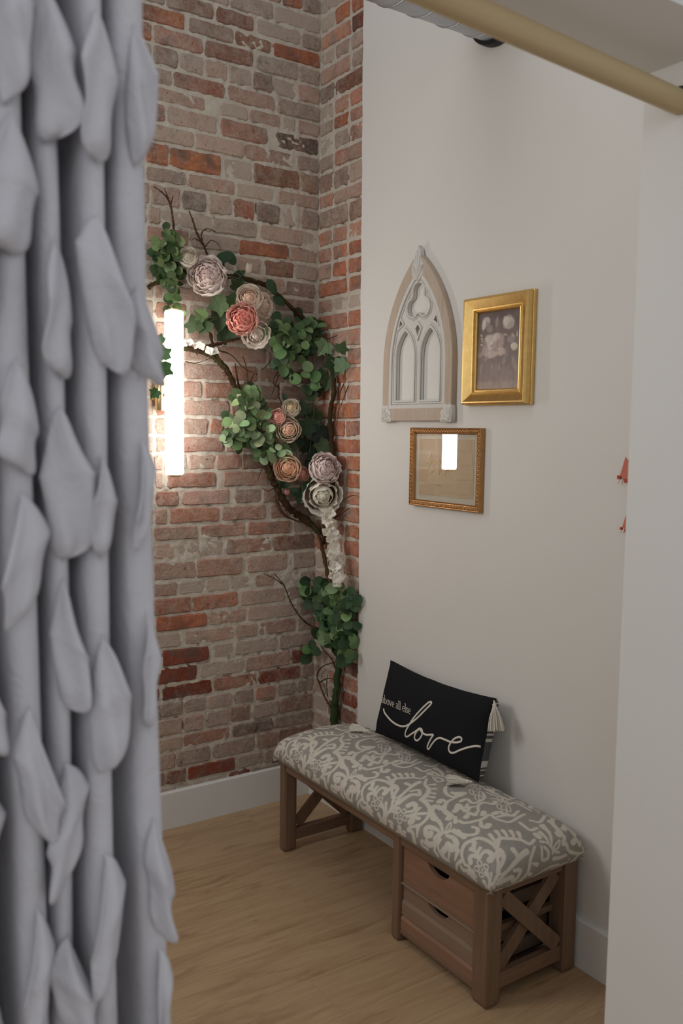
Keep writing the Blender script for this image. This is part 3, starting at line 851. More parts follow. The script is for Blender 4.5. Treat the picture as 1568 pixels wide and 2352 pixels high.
for side, mat, nm, NB in ((-1, 'stripes', 'back_cover', 161), (1, 'black', 'front_cover', 41)):
    G = np.array([[pil(-1 + 2 * i / (NA - 1), -1 + 2 * j / (NB - 1), side) for j in range(NB)] for i in range(NA)])
    G = G + (np.array(pn) * ((vnoise(G[..., 1] + 4, G[..., 2], .05, 31) - .5) * .006)[..., None])
    me = grid_mesh(nm, G, M[mat], True)
    if side == 1: me.flip_normals()
    if side == -1:
        b = np.tile(np.linspace(-1, 1, NB), NA)
        C = np.tile(np.array(srgb(214, 208, 198)), (len(b), 1))
        for c0, w in ((-.9, .05), (-.78, .05), (-.68, .03), (-.28, .22), (.06, .04), (.18, .03), (.27, .03), (.55, .2), (.83, .04), (.93, .03)):
            C[np.abs(b - c0) < w] = srgb(88, 90, 94)
        set_color(me, C)
    o = obj(nm, me, pillow)
    if side == 1:
        front = o; pb = BVHTree.FromPolygons([tuple(q) for q in G.reshape(-1, 3)], [(i * NB + j, i * NB + j + 1, (i + 1) * NB + j + 1, (i + 1) * NB + j) for i in range(NA - 1) for j in range(NB - 1)])
def on_pillow(px):
    loc, nor, idx, d = pb.ray_cast(Vector(CAM), Vector(pdir(px)).normalized())
    return None if loc is None else loc + pn * .0006
def z2(x, y): return (860 + x / 4.612, 1500 + y / 4.612)
LOVE = [(96, 590), (112, 640), (180, 720), (250, 765), (310, 776), (365, 756), (450, 690), (540, 600), (594, 545), (602, 520), (572, 524), (500, 590), (420, 680), (365, 765), (333, 825), (326, 870), (346, 886), (390, 858), (436, 828), (475, 800), (502, 812), (506, 850), (490, 892), (456, 926), (430, 916), (425, 880), (446, 832), (478, 808), (505, 842), (545, 866), (590, 866), (621, 868),
        (600, 902), (570, 962), (560, 1000), (574, 1016), (610, 962), (650, 916), (692, 900), (742, 916), (800, 940), (862, 948), (912, 936), (922, 905), (890, 890), (840, 912), (800, 962), (785, 1012), (800, 1050), (840, 1056), (900, 1030), (980, 1002), (1060, 986), (1128, 990)]
def ribbon(pts, w, h=.0012):
    q = MB()
    for i, p_ in enumerate(pts):
        d = (pts[min(i + 1, len(pts) - 1)] - pts[max(i - 1, 0)])
        d = d.normalized() if d.length > 1e-9 else Vector((0, -1, 0))
        s_ = d.cross(pn).normalized()
        q.v += [tuple(p_ - s_ * w / 2), tuple(p_ - s_ * w * .3 + pn * h), tuple(p_ + s_ * w * .3 + pn * h), tuple(p_ + s_ * w / 2)]
    for i in range(len(pts) - 1):
        for k in range(3): q.f.append((i * 4 + k, i * 4 + k + 1, i * 4 + 5 + k, i * 4 + 4 + k))
    return q
pts = [on_pillow(z2(*q)) for q in crom(LOVE, 5)]; pts = [q for q in pts if q is not None]
script_word = ribbon(pts, .0062, .0016).build('script_lettering', M['thread'], front, True)
# small serif line: above all else
GL = {'b': [([(0, 1.55), (.12, 1.5), (.12, 0)], 1), ([(.12, .7), (.3, .95), (.5, .85), (.58, .5), (.48, .12), (.3, .02), (.12, .15)], .8)],
      'o': [([(.3, .98), (.08, .75), (.05, .5), (.1, .2), (.3, .02), (.5, .2), (.56, .5), (.5, .78), (.3, .98)], .85)],
      'v': [([(-.04, .97), (.14, .97)], .5), ([(.05, .95), (.3, .02)], 1), ([(.3, .02), (.52, .95)], .6), ([(.42, .97), (.62, .97)], .5)],
      'e': [([(.08, .52), (.5, .55), (.46, .85), (.28, .98), (.1, .8), (.05, .5), (.12, .2), (.32, .02), (.52, .16)], .8)],
      'a': [([(.08, .78), (.26, .98), (.42, .85), (.43, .15), (.56, .02)], .9), ([(.43, .58), (.2, .5), (.06, .25), (.18, .03), (.43, .2)], .8)],
      'l': [([(0, 1.55), (.14, 1.5), (.14, .03)], 1), ([(0, .02), (.28, .02)], .5)],
      's': [([(.42, .8), (.26, .98), (.08, .82), (.12, .6), (.38, .42), (.44, .2), (.26, .02), (.04, .2)], .85)]}
AD = {'b': .68, 'o': .68, 'v': .62, 'e': .62, 'a': .62, 'l': .34, 's': .54, ' ': .36}
txt = MB(); cx_ = 0.0
def text_pt(x, y):
    # text space to picture pixels on the pillow: baseline follows the woven edge
    X = 100 + x * 42.0; Y = 532 + (X - 100) * .415 - y * 56
    return on_pillow(z2(X, Y))
cx_ = -.60
for ch in 'above all else':
    if ch in GL:
        for line, wt in GL[ch]:
            q = crom(line, 4) if len(line) > 2 else [np.array(line[0]), np.array(line[1])]
            w3 = [text_pt(cx_ + a, b) for a, b in q]
            w3 = [t_ for t_ in w3 if t_ is not None]
            if len(w3) > 1:
                r_ = ribbon(w3, .0021 * wt, .0006); txt.add(r_.v, r_.f)
    cx_ += AD[ch]
txt.build('serif_lettering', M['thread'], front)

def tassel(base, direction, length, spread, seed, nt=46, flat=False):
    r = random.Random(seed); q = MB(); d = Vector(direction).normalized(); u = d.orthogonal().normalized(); w = d.cross(u)
    b = Vector(base)
    q.tube([b, b + d * .010, b + d * .012, b + d * .020], [.002, .004, .0065, .0055], 10)
    for k in range(nt):
        a = r.uniform(0, 2 * PI); rr = math.sqrt(r.random())
        o_ = (u * math.cos(a) + w * math.sin(a)); s0 = b + d * .017 + o_ * (.0045 * rr)
        e = b + d * (length * r.uniform(.9, 1.04)) + o_ * (spread * rr)
        e.x = min(e.x, -.003)
        mid = (s0 + e) / 2 + o_ * (spread * .12)
        if flat: e.z = b.z + (e.z - b.z) * .75; mid.z = max(mid.z, b.z - .004)
        q.tube([s0, mid, e], .0012, 4)
    return q.build('tassel', M['thread'], pillow)
tr_ = pil(1, 1, 0); brr = pil(1, -1, 0); bl = pil(-1, -1, 0); tl = pil(-1, 1, 0)
tassel(tr_ + Vector((-.012, 0, -.004)), (-.1, -.24, -1), .088, .026, 1, 70)
tassel(Vector((brr.x - .030, brr.y - .002, .4670)), (-.62, .62, -.03), .074, .020, 2, 150, True)
tassel(Vector((bl.x - .024, bl.y + .002, .4640)), (-.45, 1, -.03), .070, .020, 3, 150, True)

# ------------------------------------------------------------------ things on the white wall
# local x runs along the wall to the right (world -y), local y up, local z out of the wall
def wall_mw(y, z, x=0.0):
    mm = Matrix.Identity(4)
    mm[0][0], mm[1][0], mm[2][0] = 0, -1, 0
    mm[0][1], mm[1][1], mm[2][1] = 0, 0, 1
    mm[0][2], mm[1][2], mm[2][2] = -1, 0, 0
    mm[0][3], mm[1][3], mm[2][3] = x, y, z
    return mm

def flat_shape(name, loops, z0, z1, mat, parent, mw, bevel=0.0):
    """outline with holes, given thickness"""
    cu = bpy.data.curves.new(name, 'CURVE'); cu.dimensions = '2D'; cu.fill_mode = 'BOTH'
    cu.extrude = (z1 - z0) / 2 - bevel; cu.bevel_depth = bevel; cu.bevel_resolution = 1; cu.offset = -bevel
    for lp in loops:
        sp = cu.splines.new('POLY'); sp.points.add(len(lp) - 1)
        for q, c in zip(sp.points, lp): q.co = (c[0], c[1], 0, 1)
        sp.use_cyclic_u = True
    tmp = bpy.data.objects.new(name + '_tmp', cu); COL.objects.link(tmp)
    bpy.context.view_layer.update()
    me = bpy.data.meshes.new_from_object(tmp.evaluated_get(bpy.context.evaluated_depsgraph_get()))
    bpy.data.objects.remove(tmp); bpy.data.curves.remove(cu)
    me.name = name; me.materials.clear(); me.materials.append(mat)
    me.transform(Matrix.Translation((0, 0, (z0 + z1) / 2)))
    return obj(name, me, parent, mw)

def gothic(x0, x1, zb, spring, apex, n=16):
    w = x1 - x0; h = apex - spring
    R = (h * h + w * w / 4) / w
    pts = [(x0, zb), (x1, zb), (x1, spring)]
    a1 = math.asin(min(1, h / R))
    for k in range(1, n + 1):
        a = a1 * k / n; pts.append((x1 - R + R * math.cos(a), spring + R * math.sin(a)))
    for k in range(n - 1, -1, -1):
        a = a1 * k / n; pts.append((x0 + R - R * math.cos(a), spring + R * math.sin(a)))
    return pts
AW, AH = .366, .556
arch = thing('gothic_window_frame', 'whitewashed wooden gothic arch window frame hanging on the white wall', 'wall decor', (-.012, -.672, 1.534))
amw = wall_mw(-.489, 1.534, -.001)
outer = gothic(0, AW, 0, .185, AH)
def ins(d, b=None):
    b = d if b is None else b
    return gothic(d, AW - d, b, .185 + d * .1, AH - d * 1.62)
flat_shape('outer_band', [outer, ins(.034, .042)], 0, .022, M['lattice_wood'], arch, amw, .002)
lan = [gothic(.068, .166, .070, .215, .304, 10), gothic(.200, .298, .070, .215, .304, 10)]
def circ(cx, cy, r, a0, a1, n=10): return [(cx + r * math.cos(a0 + (a1 - a0) * k / n), cy + r * math.sin(a0 + (a1 - a0) * k / n)) for k in range(n + 1)]
def trefoil(g):
    c = (AW / 2, .394); o = []
    for k in range(3):
        a = PI / 2 + k * 2 * PI / 3
        o += circ(c[0] + .034 * math.cos(a), c[1] + .035 * math.sin(a), .0285 + g, a - 1.95, a + 1.95, 12)
    return o
def dia(pts, g):
    cx, cy = sum(q[0] for q in pts) / len(pts), sum(q[1] for q in pts) / len(pts)
    return [(cx + (x - cx) * g, cy + (y - cy) * g) for x, y in pts]
small = [[(.078, .312), (.088, .346), (.104, .328)], [(AW - .078, .312), (AW - .104, .328), (AW - .088, .346)], [(.183, .276), (.168, .308), (.183, .324), (.198, .308)]]
holes = lan + [trefoil(0)] + [dia(s_, .8) for s_ in small]
flat_shape('tracery_panel', [ins(.033, .041)] + holes, .002, .013, M['arch_white'], arch, amw)
def rim(lp_in, lp_out, z, name='moulding', bv=.0015): flat_shape(name, [lp_out, lp_in], .010, z, M['arch_white'], arch, amw, bv)
rim(ins(.046, .054), ins(.0335, .0415), .021); rim(ins(.0535, .0615), ins(.049, .057), .0175)
for a, b in ((.068, .166), (.200, .298)):
    rim(gothic(a, b, .070, .215, .304, 10), gothic(a - .006, b + .006, .063, .215, .314, 10), .019)
    rim(gothic(a - .008, b + .008, .061, .215, .317, 10), gothic(a - .012, b + .012, .057, .215, .323, 10), .0165)
rim(trefoil(0), trefoil(.006), .019); rim(trefoil(.009), trefoil(.013), .0165)
for s_ in small: rim(dia(s_, .8), dia(s_, 1.35), .0180, bv=0.0)
def leaf_plate(name, loop, veins):
    """low carved leaf block on the frame"""
    pl = flat_shape(name, [loop], .004, .0245, M['arch_white'], arch, amw, .003)
    q = MB()
    for pts, r in veins:
        c = crom([(x_, y_, .0245) for x_, y_ in pts], 5)
        n_ = len(c); q.tube(c, [r * (.5 + .9 * math.sin(PI * (i + .6) / (n_ + .2))) for i in range(n_)], 7)
    obj('leaf_carving', q.mesh('leaf_carving', M['arch_white'], True), pl, amw)
for sx_ in (0, 1):
    mxr = (lambda x_: x_) if sx_ == 0 else (lambda x_: AW - x_)
    lp = [(-.004, -.004), (.050, -.004), (.054, .006), (.047, .014), (.052, .024), (.046, .036), (.037, .037), (.036, .047), (.026, .056), (.014, .050), (.008, .056), (-.002, .050), (-.004, .03)]
    lp = [(mxr(x_), y_) for x_, y_ in lp]
    leaf_plate('corner_leaf', lp if sx_ == 0 else lp[::-1], [([(mxr(x_), y_) for x_, y_ in pts], r) for pts, r in
        (([(.004, .004), (.018, .018), (.034, .030)], .004), ([(.008, .002), (.028, .006), (.044, .004)], .0035), ([(.002, .008), (.006, .028), (.004, .044)], .0035), ([(.012, .008), (.030, .016), (.044, .022)], .003), ([(.008, .012), (.016, .030), (.022, .046)], .003))])
ax_ = AW / 2
leaf_plate('finial', [(ax_ - .030, AH - .074), (ax_, AH - .098), (ax_ + .030, AH - .074), (ax_ + .026, AH - .050), (ax_ + .030, AH - .040), (ax_ + .014, AH - .018), (ax_ + .012, AH - .002), (ax_ + .002, AH + .022), (ax_ - .004, AH + .004), (ax_ - .014, AH - .004), (ax_ - .016, AH - .022), (ax_ - .030, AH - .042), (ax_ - .026, AH - .050)],
    [([(ax_, AH - .092), (ax_, AH - .05), (ax_, AH + .006)], .005), ([(ax_ - .004, AH - .084), (ax_ - .016, AH - .062), (ax_ - .024, AH - .044)], .0045), ([(ax_ + .004, AH - .084), (ax_ + .016, AH - .062), (ax_ + .024, AH - .044)], .0045), ([(ax_ - .004, AH - .06), (ax_ - .010, AH - .036), (ax_ - .010, AH - .012)], .004), ([(ax_ + .004, AH - .06), (ax_ + .010, AH - .036), (ax_ + .008, AH - .014)], .004)])

def rails(parent, mw, Wd, Ht, prof, mat, name='rail'):
    """four mitred rails; prof = (distance in from the outer edge, height off the wall)"""
    n = len(prof)
    for side in range(4):
        v = []
        for e in (0, 1):
            for d, h in prof:
                L = (Wd, Ht)[side % 2]
                a = d if e == 0 else L - d
                q = {0: (a, d), 1: (Wd - d, a), 2: (Wd - a, Ht - d), 3: (d, Ht - a)}[side]
                v.append((q[0], q[1], h))
        f = [(i, (i + 1) % n, n + (i + 1) % n, n + i) for i in range(n)] + [tuple(range(n)), tuple(reversed(range(n, 2 * n)))]
        obj(name, MB().add(v, f).mesh(name, mat), parent, mw)
def sheet(name, x0, y0, x1, y1, z, mat, parent, mw, t=.002):
    return obj(name, MB().box((x0, y0, z - t), (x1, y1, z)).mesh(name, mat), parent, mw)

# gold frame with the painted roses
gf = thing('gold_picture_frame', 'wide gold leaf frame holding a muted painting of roses', 'picture', (-.02, -1.052, 1.581))
gmw = wall_mw(-.9115, 1.581, -.001)
GW, GH = .279, .329
rails(gf, gmw, GW, GH, [(0, 0), (0, .012), (.003, .013), (.003, .031), (.007, .036), (.011, .036), (.034, .023), (.036, .025), (.040, .024), (.042, .019), (.046, .020), (.049, .016), (.049, 0)], M['gold'])
def painting():
    u0, u1, v0, v1 = .046, GW - .046, .046, GH - .046
    nx, ny = 130, 200
    U_, V_ = np.meshgrid(np.linspace(0, 1, nx), np.linspace(0, 1, ny), indexing='ij')      # V from the top
    rs = np.random.RandomState(2)
    sg = lambda *c: np.array(srgb(*c))
    n1 = vnoise(U_, V_ * 1.5, .10, 41)[..., None]; n2 = vnoise(U_, V_ * .4, .035, 42)[..., None]; n3 = vnoise(U_ * .5, V_, .02, 43)[..., None]
    C = sg(122, 108, 106) * (1 - V_[..., None]) + sg(172, 156, 150) * V_[..., None]
    C = C * (.82 + .2 * n1 + .12 * n2)
    asp = (v1 - v0) / (u1 - u0)
    def put(cx, cy, rx, ry, col, al=1.0, rot=0.0, soft=.35, wob=.25):
        nonlocal C
        x = (U_ - cx); y = (V_ - cy) * asp
        c_, s_ = math.cos(rot), math.sin(rot)
        xx = (x * c_ + y * s_) / rx; yy = (-x * s_ + y * c_) / (ry * asp)
        d = np.hypot(xx, yy) + wob * (n1[..., 0] - .5) + wob * .6 * (n3[..., 0] - .5)
        a = (np.clip((1 - d) / soft, 0, 1) * al)[..., None]
        C = C * (1 - a) + sg(*[min(255, c * 1.14) for c in col]) * (.9 + .2 * n2) * a
    put(.5, .97, .8, .10, (168, 152, 140), .6); put(.5, .80, .20, .15, (140, 128, 126), .5)
    for x_, y_, rx, ry, ro in ((.1, .72, .03, .09, .2), (.35, .70, .03, .05, .2), (.52, .72, .025, .06, 0), (.62, .64, .05, .06, .4), (.85, .68, .05, .11, -.35), (.06, .55, .09, .04, -.3), (.22, .6, .07, .03, -.3), (.44, .15, .05, .08, .15), (.28, .22, .09, .06, .3), (.78, .37, .11, .06, -.2), (.66, .56, .05, .025, .3)):
        put(x_, y_, rx, ry, (160, 150, 144), .6, ro)
    # large rose
    put(.37, .43, .255, .165, (172, 156, 150)); put(.30, .36, .15, .08, (188, 178, 168), .9); put(.52, .40, .12, .13, (166, 148, 144), .9); put(.20, .50, .10, .09, (176, 160, 152), .9)
    put(.55, .52, .14, .06, (184, 168, 160), .9); put(.32, .55, .16, .05, (186, 172, 164), .8); put(.32, .42, .12, .075, (192, 180, 172), .9); put(.36, .42, .07, .05, (166, 150, 144), .9); put(.33, .40, .05, .03, (204, 194, 186), .9)
    put(.46, .33, .08, .06, (190, 178, 170), .8); put(.18, .44, .03, .08, (150, 134, 130), .6, .2); put(.44, .50, .10, .02, (150, 134, 130), .6, .4); put(.47, .42, .02, .08, (150, 132, 128), .6, .1)
    # smaller blooms and buds
    put(.70, .17, .15, .095, (182, 172, 162)); put(.64, .14, .07, .06, (196, 188, 178), .8); put(.78, .20, .06, .06, (168, 154, 148), .8, .5); put(.72, .2, .02, .06, (150, 138, 134), .6, .6)
    put(.20, .12, .10, .07, (182, 168, 164)); put(.14, .17, .06, .07, (196, 188, 176), .8, .3); put(.22, .16, .05, .04, (140, 134, 128), .7)
    put(.84, .47, .085, .055, (190, 180, 164)); put(.80, .46, .04, .03, (204, 194, 178), .8)
    for x_, y_ in ((.62, .31), (.66, .32), (.79, .32), (.82, .34), (.90, .30), (.90, .34), (.09, .30), (.10, .34), (.12, .37), (.10, .42)): put(x_, y_, .030, .016, (190, 178, 156), .8, x_ * 5, .5, .6)
    Pg = np.stack([u0 + U_ * (u1 - u0), v1 - V_ * (v1 - v0), np.full_like(U_, .010)], 2)
    me = grid_mesh('canvas', Pg, M['canvas'], False); set_color(me, np.clip(C, 0, 1).reshape(-1, 3))
    me.flip_normals()
    return obj('canvas', me, gf, gmw)
painting()
sheet('backing_board', .04, .04, GW - .04, GH - .04, .009, M['mat'], gf, gmw)

# carved bronze frame with the lettered print
bf = thing('bronze_picture_frame', 'carved bronze frame with gold script lettering under reflecting glass', 'picture', (-.02, -.818, 1.249))
bmw = wall_mw(-.6455, 1.249, -.001)
FW, FH = .347, .262
rails(bf, bmw, FW, FH, [(0, 0), (0, .019), (.002, .021), (.004, .0205), (.005, .017), (.013, .0165), (.0145, .019), (.0165, .0185), (.020, .012), (.020, 0)], M['bronze'])
for side in range(4):
    L = (FW, FH)[side % 2]; q = MB(); n = int(L / .0135)
    for i in range(n):
        a = .010 + (L - .02) * (i + .5) / n
        for (du, dv, sa, sb, ro) in ((0, 0, .0048, .0020, .7), (.005, .0016, .0032, .0017, -.6), (-.0045, -.0020, .0030, .0016, 1.8), (.0012, -.0030, .0019, .0019, 0)):
            aa, d = a + du, .0092 + dv
            pz = {0: (aa, d), 1: (FW - d, aa), 2: (FW - aa, FH - d), 3: (d, FH - aa)}[side]
            bm = bmesh.new(); bmesh.ops.create_icosphere(bm, subdivisions=1, radius=1)
            bmesh.ops.transform(bm, matrix=Matrix.Translation((*pz, .0172)) @ Matrix.Rotation(ro + side * PI / 2, 4, 'Z') @ Matrix.Diagonal((sa, sb, .0042, 1)), verts=bm.verts)
            q.bm(bm)
    obj('carved_relief', q.mesh('carved_relief', M['orn'], True), bf, bmw)
sheet('mat_board', .018, .018, FW - .018, FH - .018, .0060, M['mat'], bf, bmw)
prt = sheet('print', .036, .038, FW - .040, FH - .036, .0072, M['kraft'], bf, bmw, .0008)
def onprint(px):
    q = hit(px, 0, -.0085); return ((-.6455 - q[1]), (q[2] - 1.249))
def z3(x, y): return (965 + x / 13.07, 1030 + y / 13.07)
SCRIPT = [[(335, 165), (300, 260), (262, 380), (240, 470), (262, 510), (300, 480)], [(300, 470), (330, 400), (352, 392), (350, 440), (322, 462), (318, 430)], [(352, 400), (370, 440), (392, 372)], [(395, 400), (440, 340), (412, 400), (410, 460), (440, 478), (490, 410)], [(210, 470), (240, 420)],
          [(575, 330), (562, 400), (590, 390), (620, 300), (612, 360), (590, 460)], [(610, 380), (675, 320)], [(580, 300), (586, 306)],
          [(765, 300), (740, 380), (705, 495)], [(745, 370), (790, 340), (800, 400), (755, 430)], [(830, 360), (815, 410), (850, 420), (860, 350), (865, 420)], [(900, 260), (885, 420), (920, 400)], [(870, 330), (925, 320)], [(940, 350), (935, 410), (965, 390)], [(970, 390), (1000, 350), (975, 420), (1030, 400)], [(1040, 350), (1035, 415), (1065, 350), (1075, 410)], [(1110, 250), (1095, 420), (1150, 390)], [(1070, 320), (1140, 310)],
          [(300, 500), (265, 600), (220, 710), (205, 800), (215, 850), (290, 740)], [(290, 740), (318, 690), (330, 720), (300, 750)], [(325, 700), (345, 740), (360, 660)], [(365, 720), (425, 630), (385, 720), (390, 800), (445, 750)],
          [(560, 640), (545, 700), (570, 690), (600, 610), (590, 690), (552, 795)], [(590, 710), (635, 660)], [(562, 600), (566, 606)],
          [(810, 570), (790, 660), (742, 795)], [(790, 680), (850, 590)], [(805, 640), (820, 680), (850, 620)], [(850, 620), (850, 670), (890, 600), (895, 650)], [(940, 600), (915, 640), (945, 650), (985, 520), (965, 640), (972, 730), (1100, 600)]]
q = MB()
for line in SCRIPT:
    c = crom([onprint(z3(*a)) for a in line], 5) if len(line) > 2 else [np.array(onprint(z3(*a))) for a in line]
    q.tube([(a[0], a[1], .0076) for a in c], .0010, 5)
obj('gold_lettering', q.mesh('gold_lettering', M['foil'], True), prt, bmw); q = MB()
# fine line of small capitals under the verse
caps = {'C': [[(.5, .85), (.25, 1), (.05, .6), (.1, .15), (.3, 0), (.52, .15)]], 'O': [[(.3, 1), (.05, .7), (.05, .3), (.3, 0), (.55, .3), (.55, .7), (.3, 1)]], 'R': [[(0, 0), (0, 1)], [(0, 1), (.4, .95), (.45, .7), (.3, .5), (0, .5)], [(.2, .5), (.5, 0)]],
        'I': [[(.1, 0), (.1, 1)]], 'N': [[(0, 0), (0, 1)], [(0, 1), (.5, 0)], [(.5, 0), (.5, 1)]], 'T': [[(0, 1), (.5, 1)], [(.25, 1), (.25, 0)]], 'H': [[(0, 0), (0, 1)], [(.45, 0), (.45, 1)], [(0, .5), (.45, .5)]],
        'A': [[(0, 0), (.25, 1)], [(.25, 1), (.5, 0)], [(.1, .4), (.4, .4)]], 'S': [[(.45, .85), (.25, 1), (.05, .75), (.4, .35), (.3, 0), (.02, .15)]], '1': [[(.15, 0), (.15, 1)]], '3': [[(.05, .9), (.3, 1), (.4, .75), (.2, .52), (.42, .3), (.3, 0), (.03, .1)]]}
a0 = onprint(z3(395, 1085)); cxx = 0.0
for ch in '1 CORINTHIANS 13':
    for line in caps.get(ch, []):
        c = crom([(a0[0] + (cxx + x_) * .0042, a0[1] - .0025 + y_ * .0042) for x_, y_ in line], 3) if len(line) > 2 else [np.array((a0[0] + (cxx + x_) * .0042, a0[1] - .0025 + y_ * .0042)) for x_, y_ in line]
        q.tube([(a[0], a[1], .0075) for a in c], .00028, 4)
    cxx += .5 if ch in 'I1 ' else .82
tag(obj('small_lettering', q.mesh('small_lettering', M['foil'], True), prt, bmw), kind='stuff')
obj('glass_pane', new_mesh('glass_pane', [(.017, .017, .012), (FW - .017, .017, .012), (FW - .017, FH - .017, .012), (.017, FH - .017, .012)], [(0, 1, 2, 3)], M['glass']), bf, bmw)

# folded paper ornaments by the opening
def paper_bird(name, label, pxs, sc, n):
    c = hit(pxs, 0, -.012)
    b = thing(name, label, 'paper ornament', c, 'coral folded paper ornaments')
    mw_ = wall_mw(c[1], c[2], c[0] + .004)
    # body: two folded facets, tail tips, thin legs
    V = [(0, .046, .002), (-.017, -.006, .001), (-.003, -.004, .012), (.020, -.018, .002), (.028, .010, .010)]
    V = [(x * sc, y * sc, z * sc) for x, y, z in V]
    Vb = [(x, y, 0) for x, y, z in V]
    obj('body', MB().add(V + Vb, [(0, 1, 2), (0, 2, 3), (0, 3, 4), (5, 7, 6), (5, 8, 7), (5, 9, 8), (1, 0, 5, 6), (2, 1, 6, 7), (3, 2, 7, 8), (4, 3, 8, 9), (0, 4, 9, 5)]).mesh('body', M['paper']), b, mw_)
    for tx in ((-.017, -.006, -.008), (.006, -.014, .016)):
        x0, y0, x1 = tx[0] * sc, tx[1] * sc, (tx[0] + .009) * sc
        obj('tip', MB().box((x0 - .003 * sc, y0 - .007 * sc, .001), (x1 - .002, y0 + .003 * sc, .007)).mesh('tip', M['paper_dark']), b, mw_)
    for lx in (-.014, -.002):
        obj('string', MB().tube([(lx * sc, -.010 * sc, .003), ((lx - .005) * sc, -.026 * sc, .003)], .0006, 4).mesh('string', M['paper']), b, mw_)
paper_bird('folded_paper_ornament', 'larger upper coral folded paper ornament beside the white opening edge', (1433, 1090), 1.0, 1)
paper_bird('folded_paper_ornament', 'smaller lower coral folded paper ornament beside the white opening edge', (1434, 1210), .66, 2)

# ------------------------------------------------------------------ sconce
sx, sy = -.6478, -.115
sconce = thing('wall_sconce', 'glowing white tube sconce with brass mount on the brick wall', 'lamp', (sx, -.05, 1.33))
z0_, z1_ = 1.336, 1.902
MB().lathe([(.0, z0_), (.028, z0_), (.0318, z0_ + .004), (.0325, z0_ + .01), (.0325, z1_ - .01), (.0318, z1_ - .004), (.028, z1_), (0, z1_)], 32, 'z', (sx, sy, 0)).build('tube', M['lamp'], sconce, True, .6)
for za, zb in ((z0_ - .007, z0_), (z1_, z1_ + .007)):
    MB().lathe([(0, za), (.018, za), (.019, za + .002), (.019, zb), (0, zb)], 24, 'z', (sx, sy, 0)).build('end_cap', M['brass'], sconce, True, .6)
MB().lathe([(0, 1.560), (.022, 1.560), (.023, 1.562), (.023, 1.668), (.022, 1.670), (0, 1.670)], 24, 'z', (sx - .012, -.030, 0)).build('mount', M['brass'], sconce, True, .6)
MB().tube([(sx - .012, -.03, 1.615), (sx - .004, sy + .02, 1.615)], .008, 12).build('arm', M['brass'], sconce, True)
MB().lathe([(0, -.012), (.03, -.012), (.03, .004), (0, .004)], 20, 'y', (sx - .012, 0, 1.615)).build('wall_plate', M['brass'], sconce, True, .6)

# ------------------------------------------------------------------ duct, rod, curtain
dr = .105; dzc = 2.637 + dr + .012; dyc = -1.01
duct = thing('spiral_duct', 'silver spiral ventilation duct running into the white wall near the ceiling', 'duct', (-.6, dyc, dzc))
q = MB(); n = 28; v = []
L0, L1 = -2.28, .004
prof = []
x = L1; step = .105
xs = []
while x > L0: xs.append(x); x -= step
MB().lathe([(0, L0), (dr, L0), (dr, L1), (0, L1)], 40, 'x', (0, dyc, dzc)).build('duct_body', M['duct'], duct, True, .6)
pts = []; turns = (L1 - L0) / step
for i in range(int(turns * 28)):
    a = 2 * PI * i / 28; pts.append((L1 - step * i / 28, dyc + (dr + .0005) * math.cos(a), dzc + (dr + .0005) * math.sin(a)))
MB().tube(pts, .0032, 5).build('spiral_seam', M['duct'], duct, True)
MB().lathe([(dr, -.030), (dr + .010, -.030), (dr + .012, -.026), (dr + .012, -.004), (dr + .004, -.002), (dr, -.002)], 40, 'x', (0, dyc, dzc)).build('wall_collar', M['iron'], duct, True, .6)

rr_ = .019
RA, RB = Vector((JX - .002, -2.0944, 2.0329)), Vector((-1.1155, -2.1095, 2.0474))
rdir = (RB - RA).normalized()
def rod_at(x): return RA + (RB - RA) * ((x - RA.x) / (RB.x - RA.x))
rod = thing('curtain_rod', 'thick pale wooden curtain rod spanning the opening', 'curtain rod', rod_at(-1.2))
c_ = [rod_at(x) for x in (JX - .002, JX - .004, -1.3, JL + .006, JL + .004)]
MB().tube(c_, [rr_ - .002, rr_, rr_, rr_, rr_ - .002], 28).build('pole', M['rod'], rod, True, .6)
for xx, s_ in ((JX, -1), (JL, 1)):
    q = MB(); oy, oz = rod_at(xx).y, rod_at(xx).z
    for k in range(14):
        a0_, a1_ = PI * (k / 14), PI * ((k + 1) / 14)
        pa = [(xx, oy + (rr_ + .001) * math.cos(a), oz + (rr_ + .001) * math.sin(a)) for a in (a0_, a1_)]
        pb_ = [(xx, oy + (rr_ + .006) * math.cos(a), oz + (rr_ + .006) * math.sin(a)) for a in (a0_, a1_)]
        ring = pa + pb_[::-1]
        q.add(ring + [(xx + s_ * .010, y_, z_) for _, y_, z_ in ring], [(0, 1, 2, 3), (7, 6, 5, 4), (0, 4, 5, 1), (2, 6, 7, 3), (1, 5, 6, 2), (3, 7, 4, 0)])
    q.box((xx, oy - .030, oz - .004), (xx + s_ * .004, oy - .019, oz + .022)).box((xx, oy + .019, oz - .004), (xx + s_ * .004, oy + .030, oz + .022))
    q.build('socket', M['iron'], rod)
ry, rz = -2.10, rod_at(-1.7).z

curtain = thing('ruffled_curtain', 'pale grey curtain gathered to the left with wavy vertical ruffles', 'curtain', (-1.72, ry, .02))
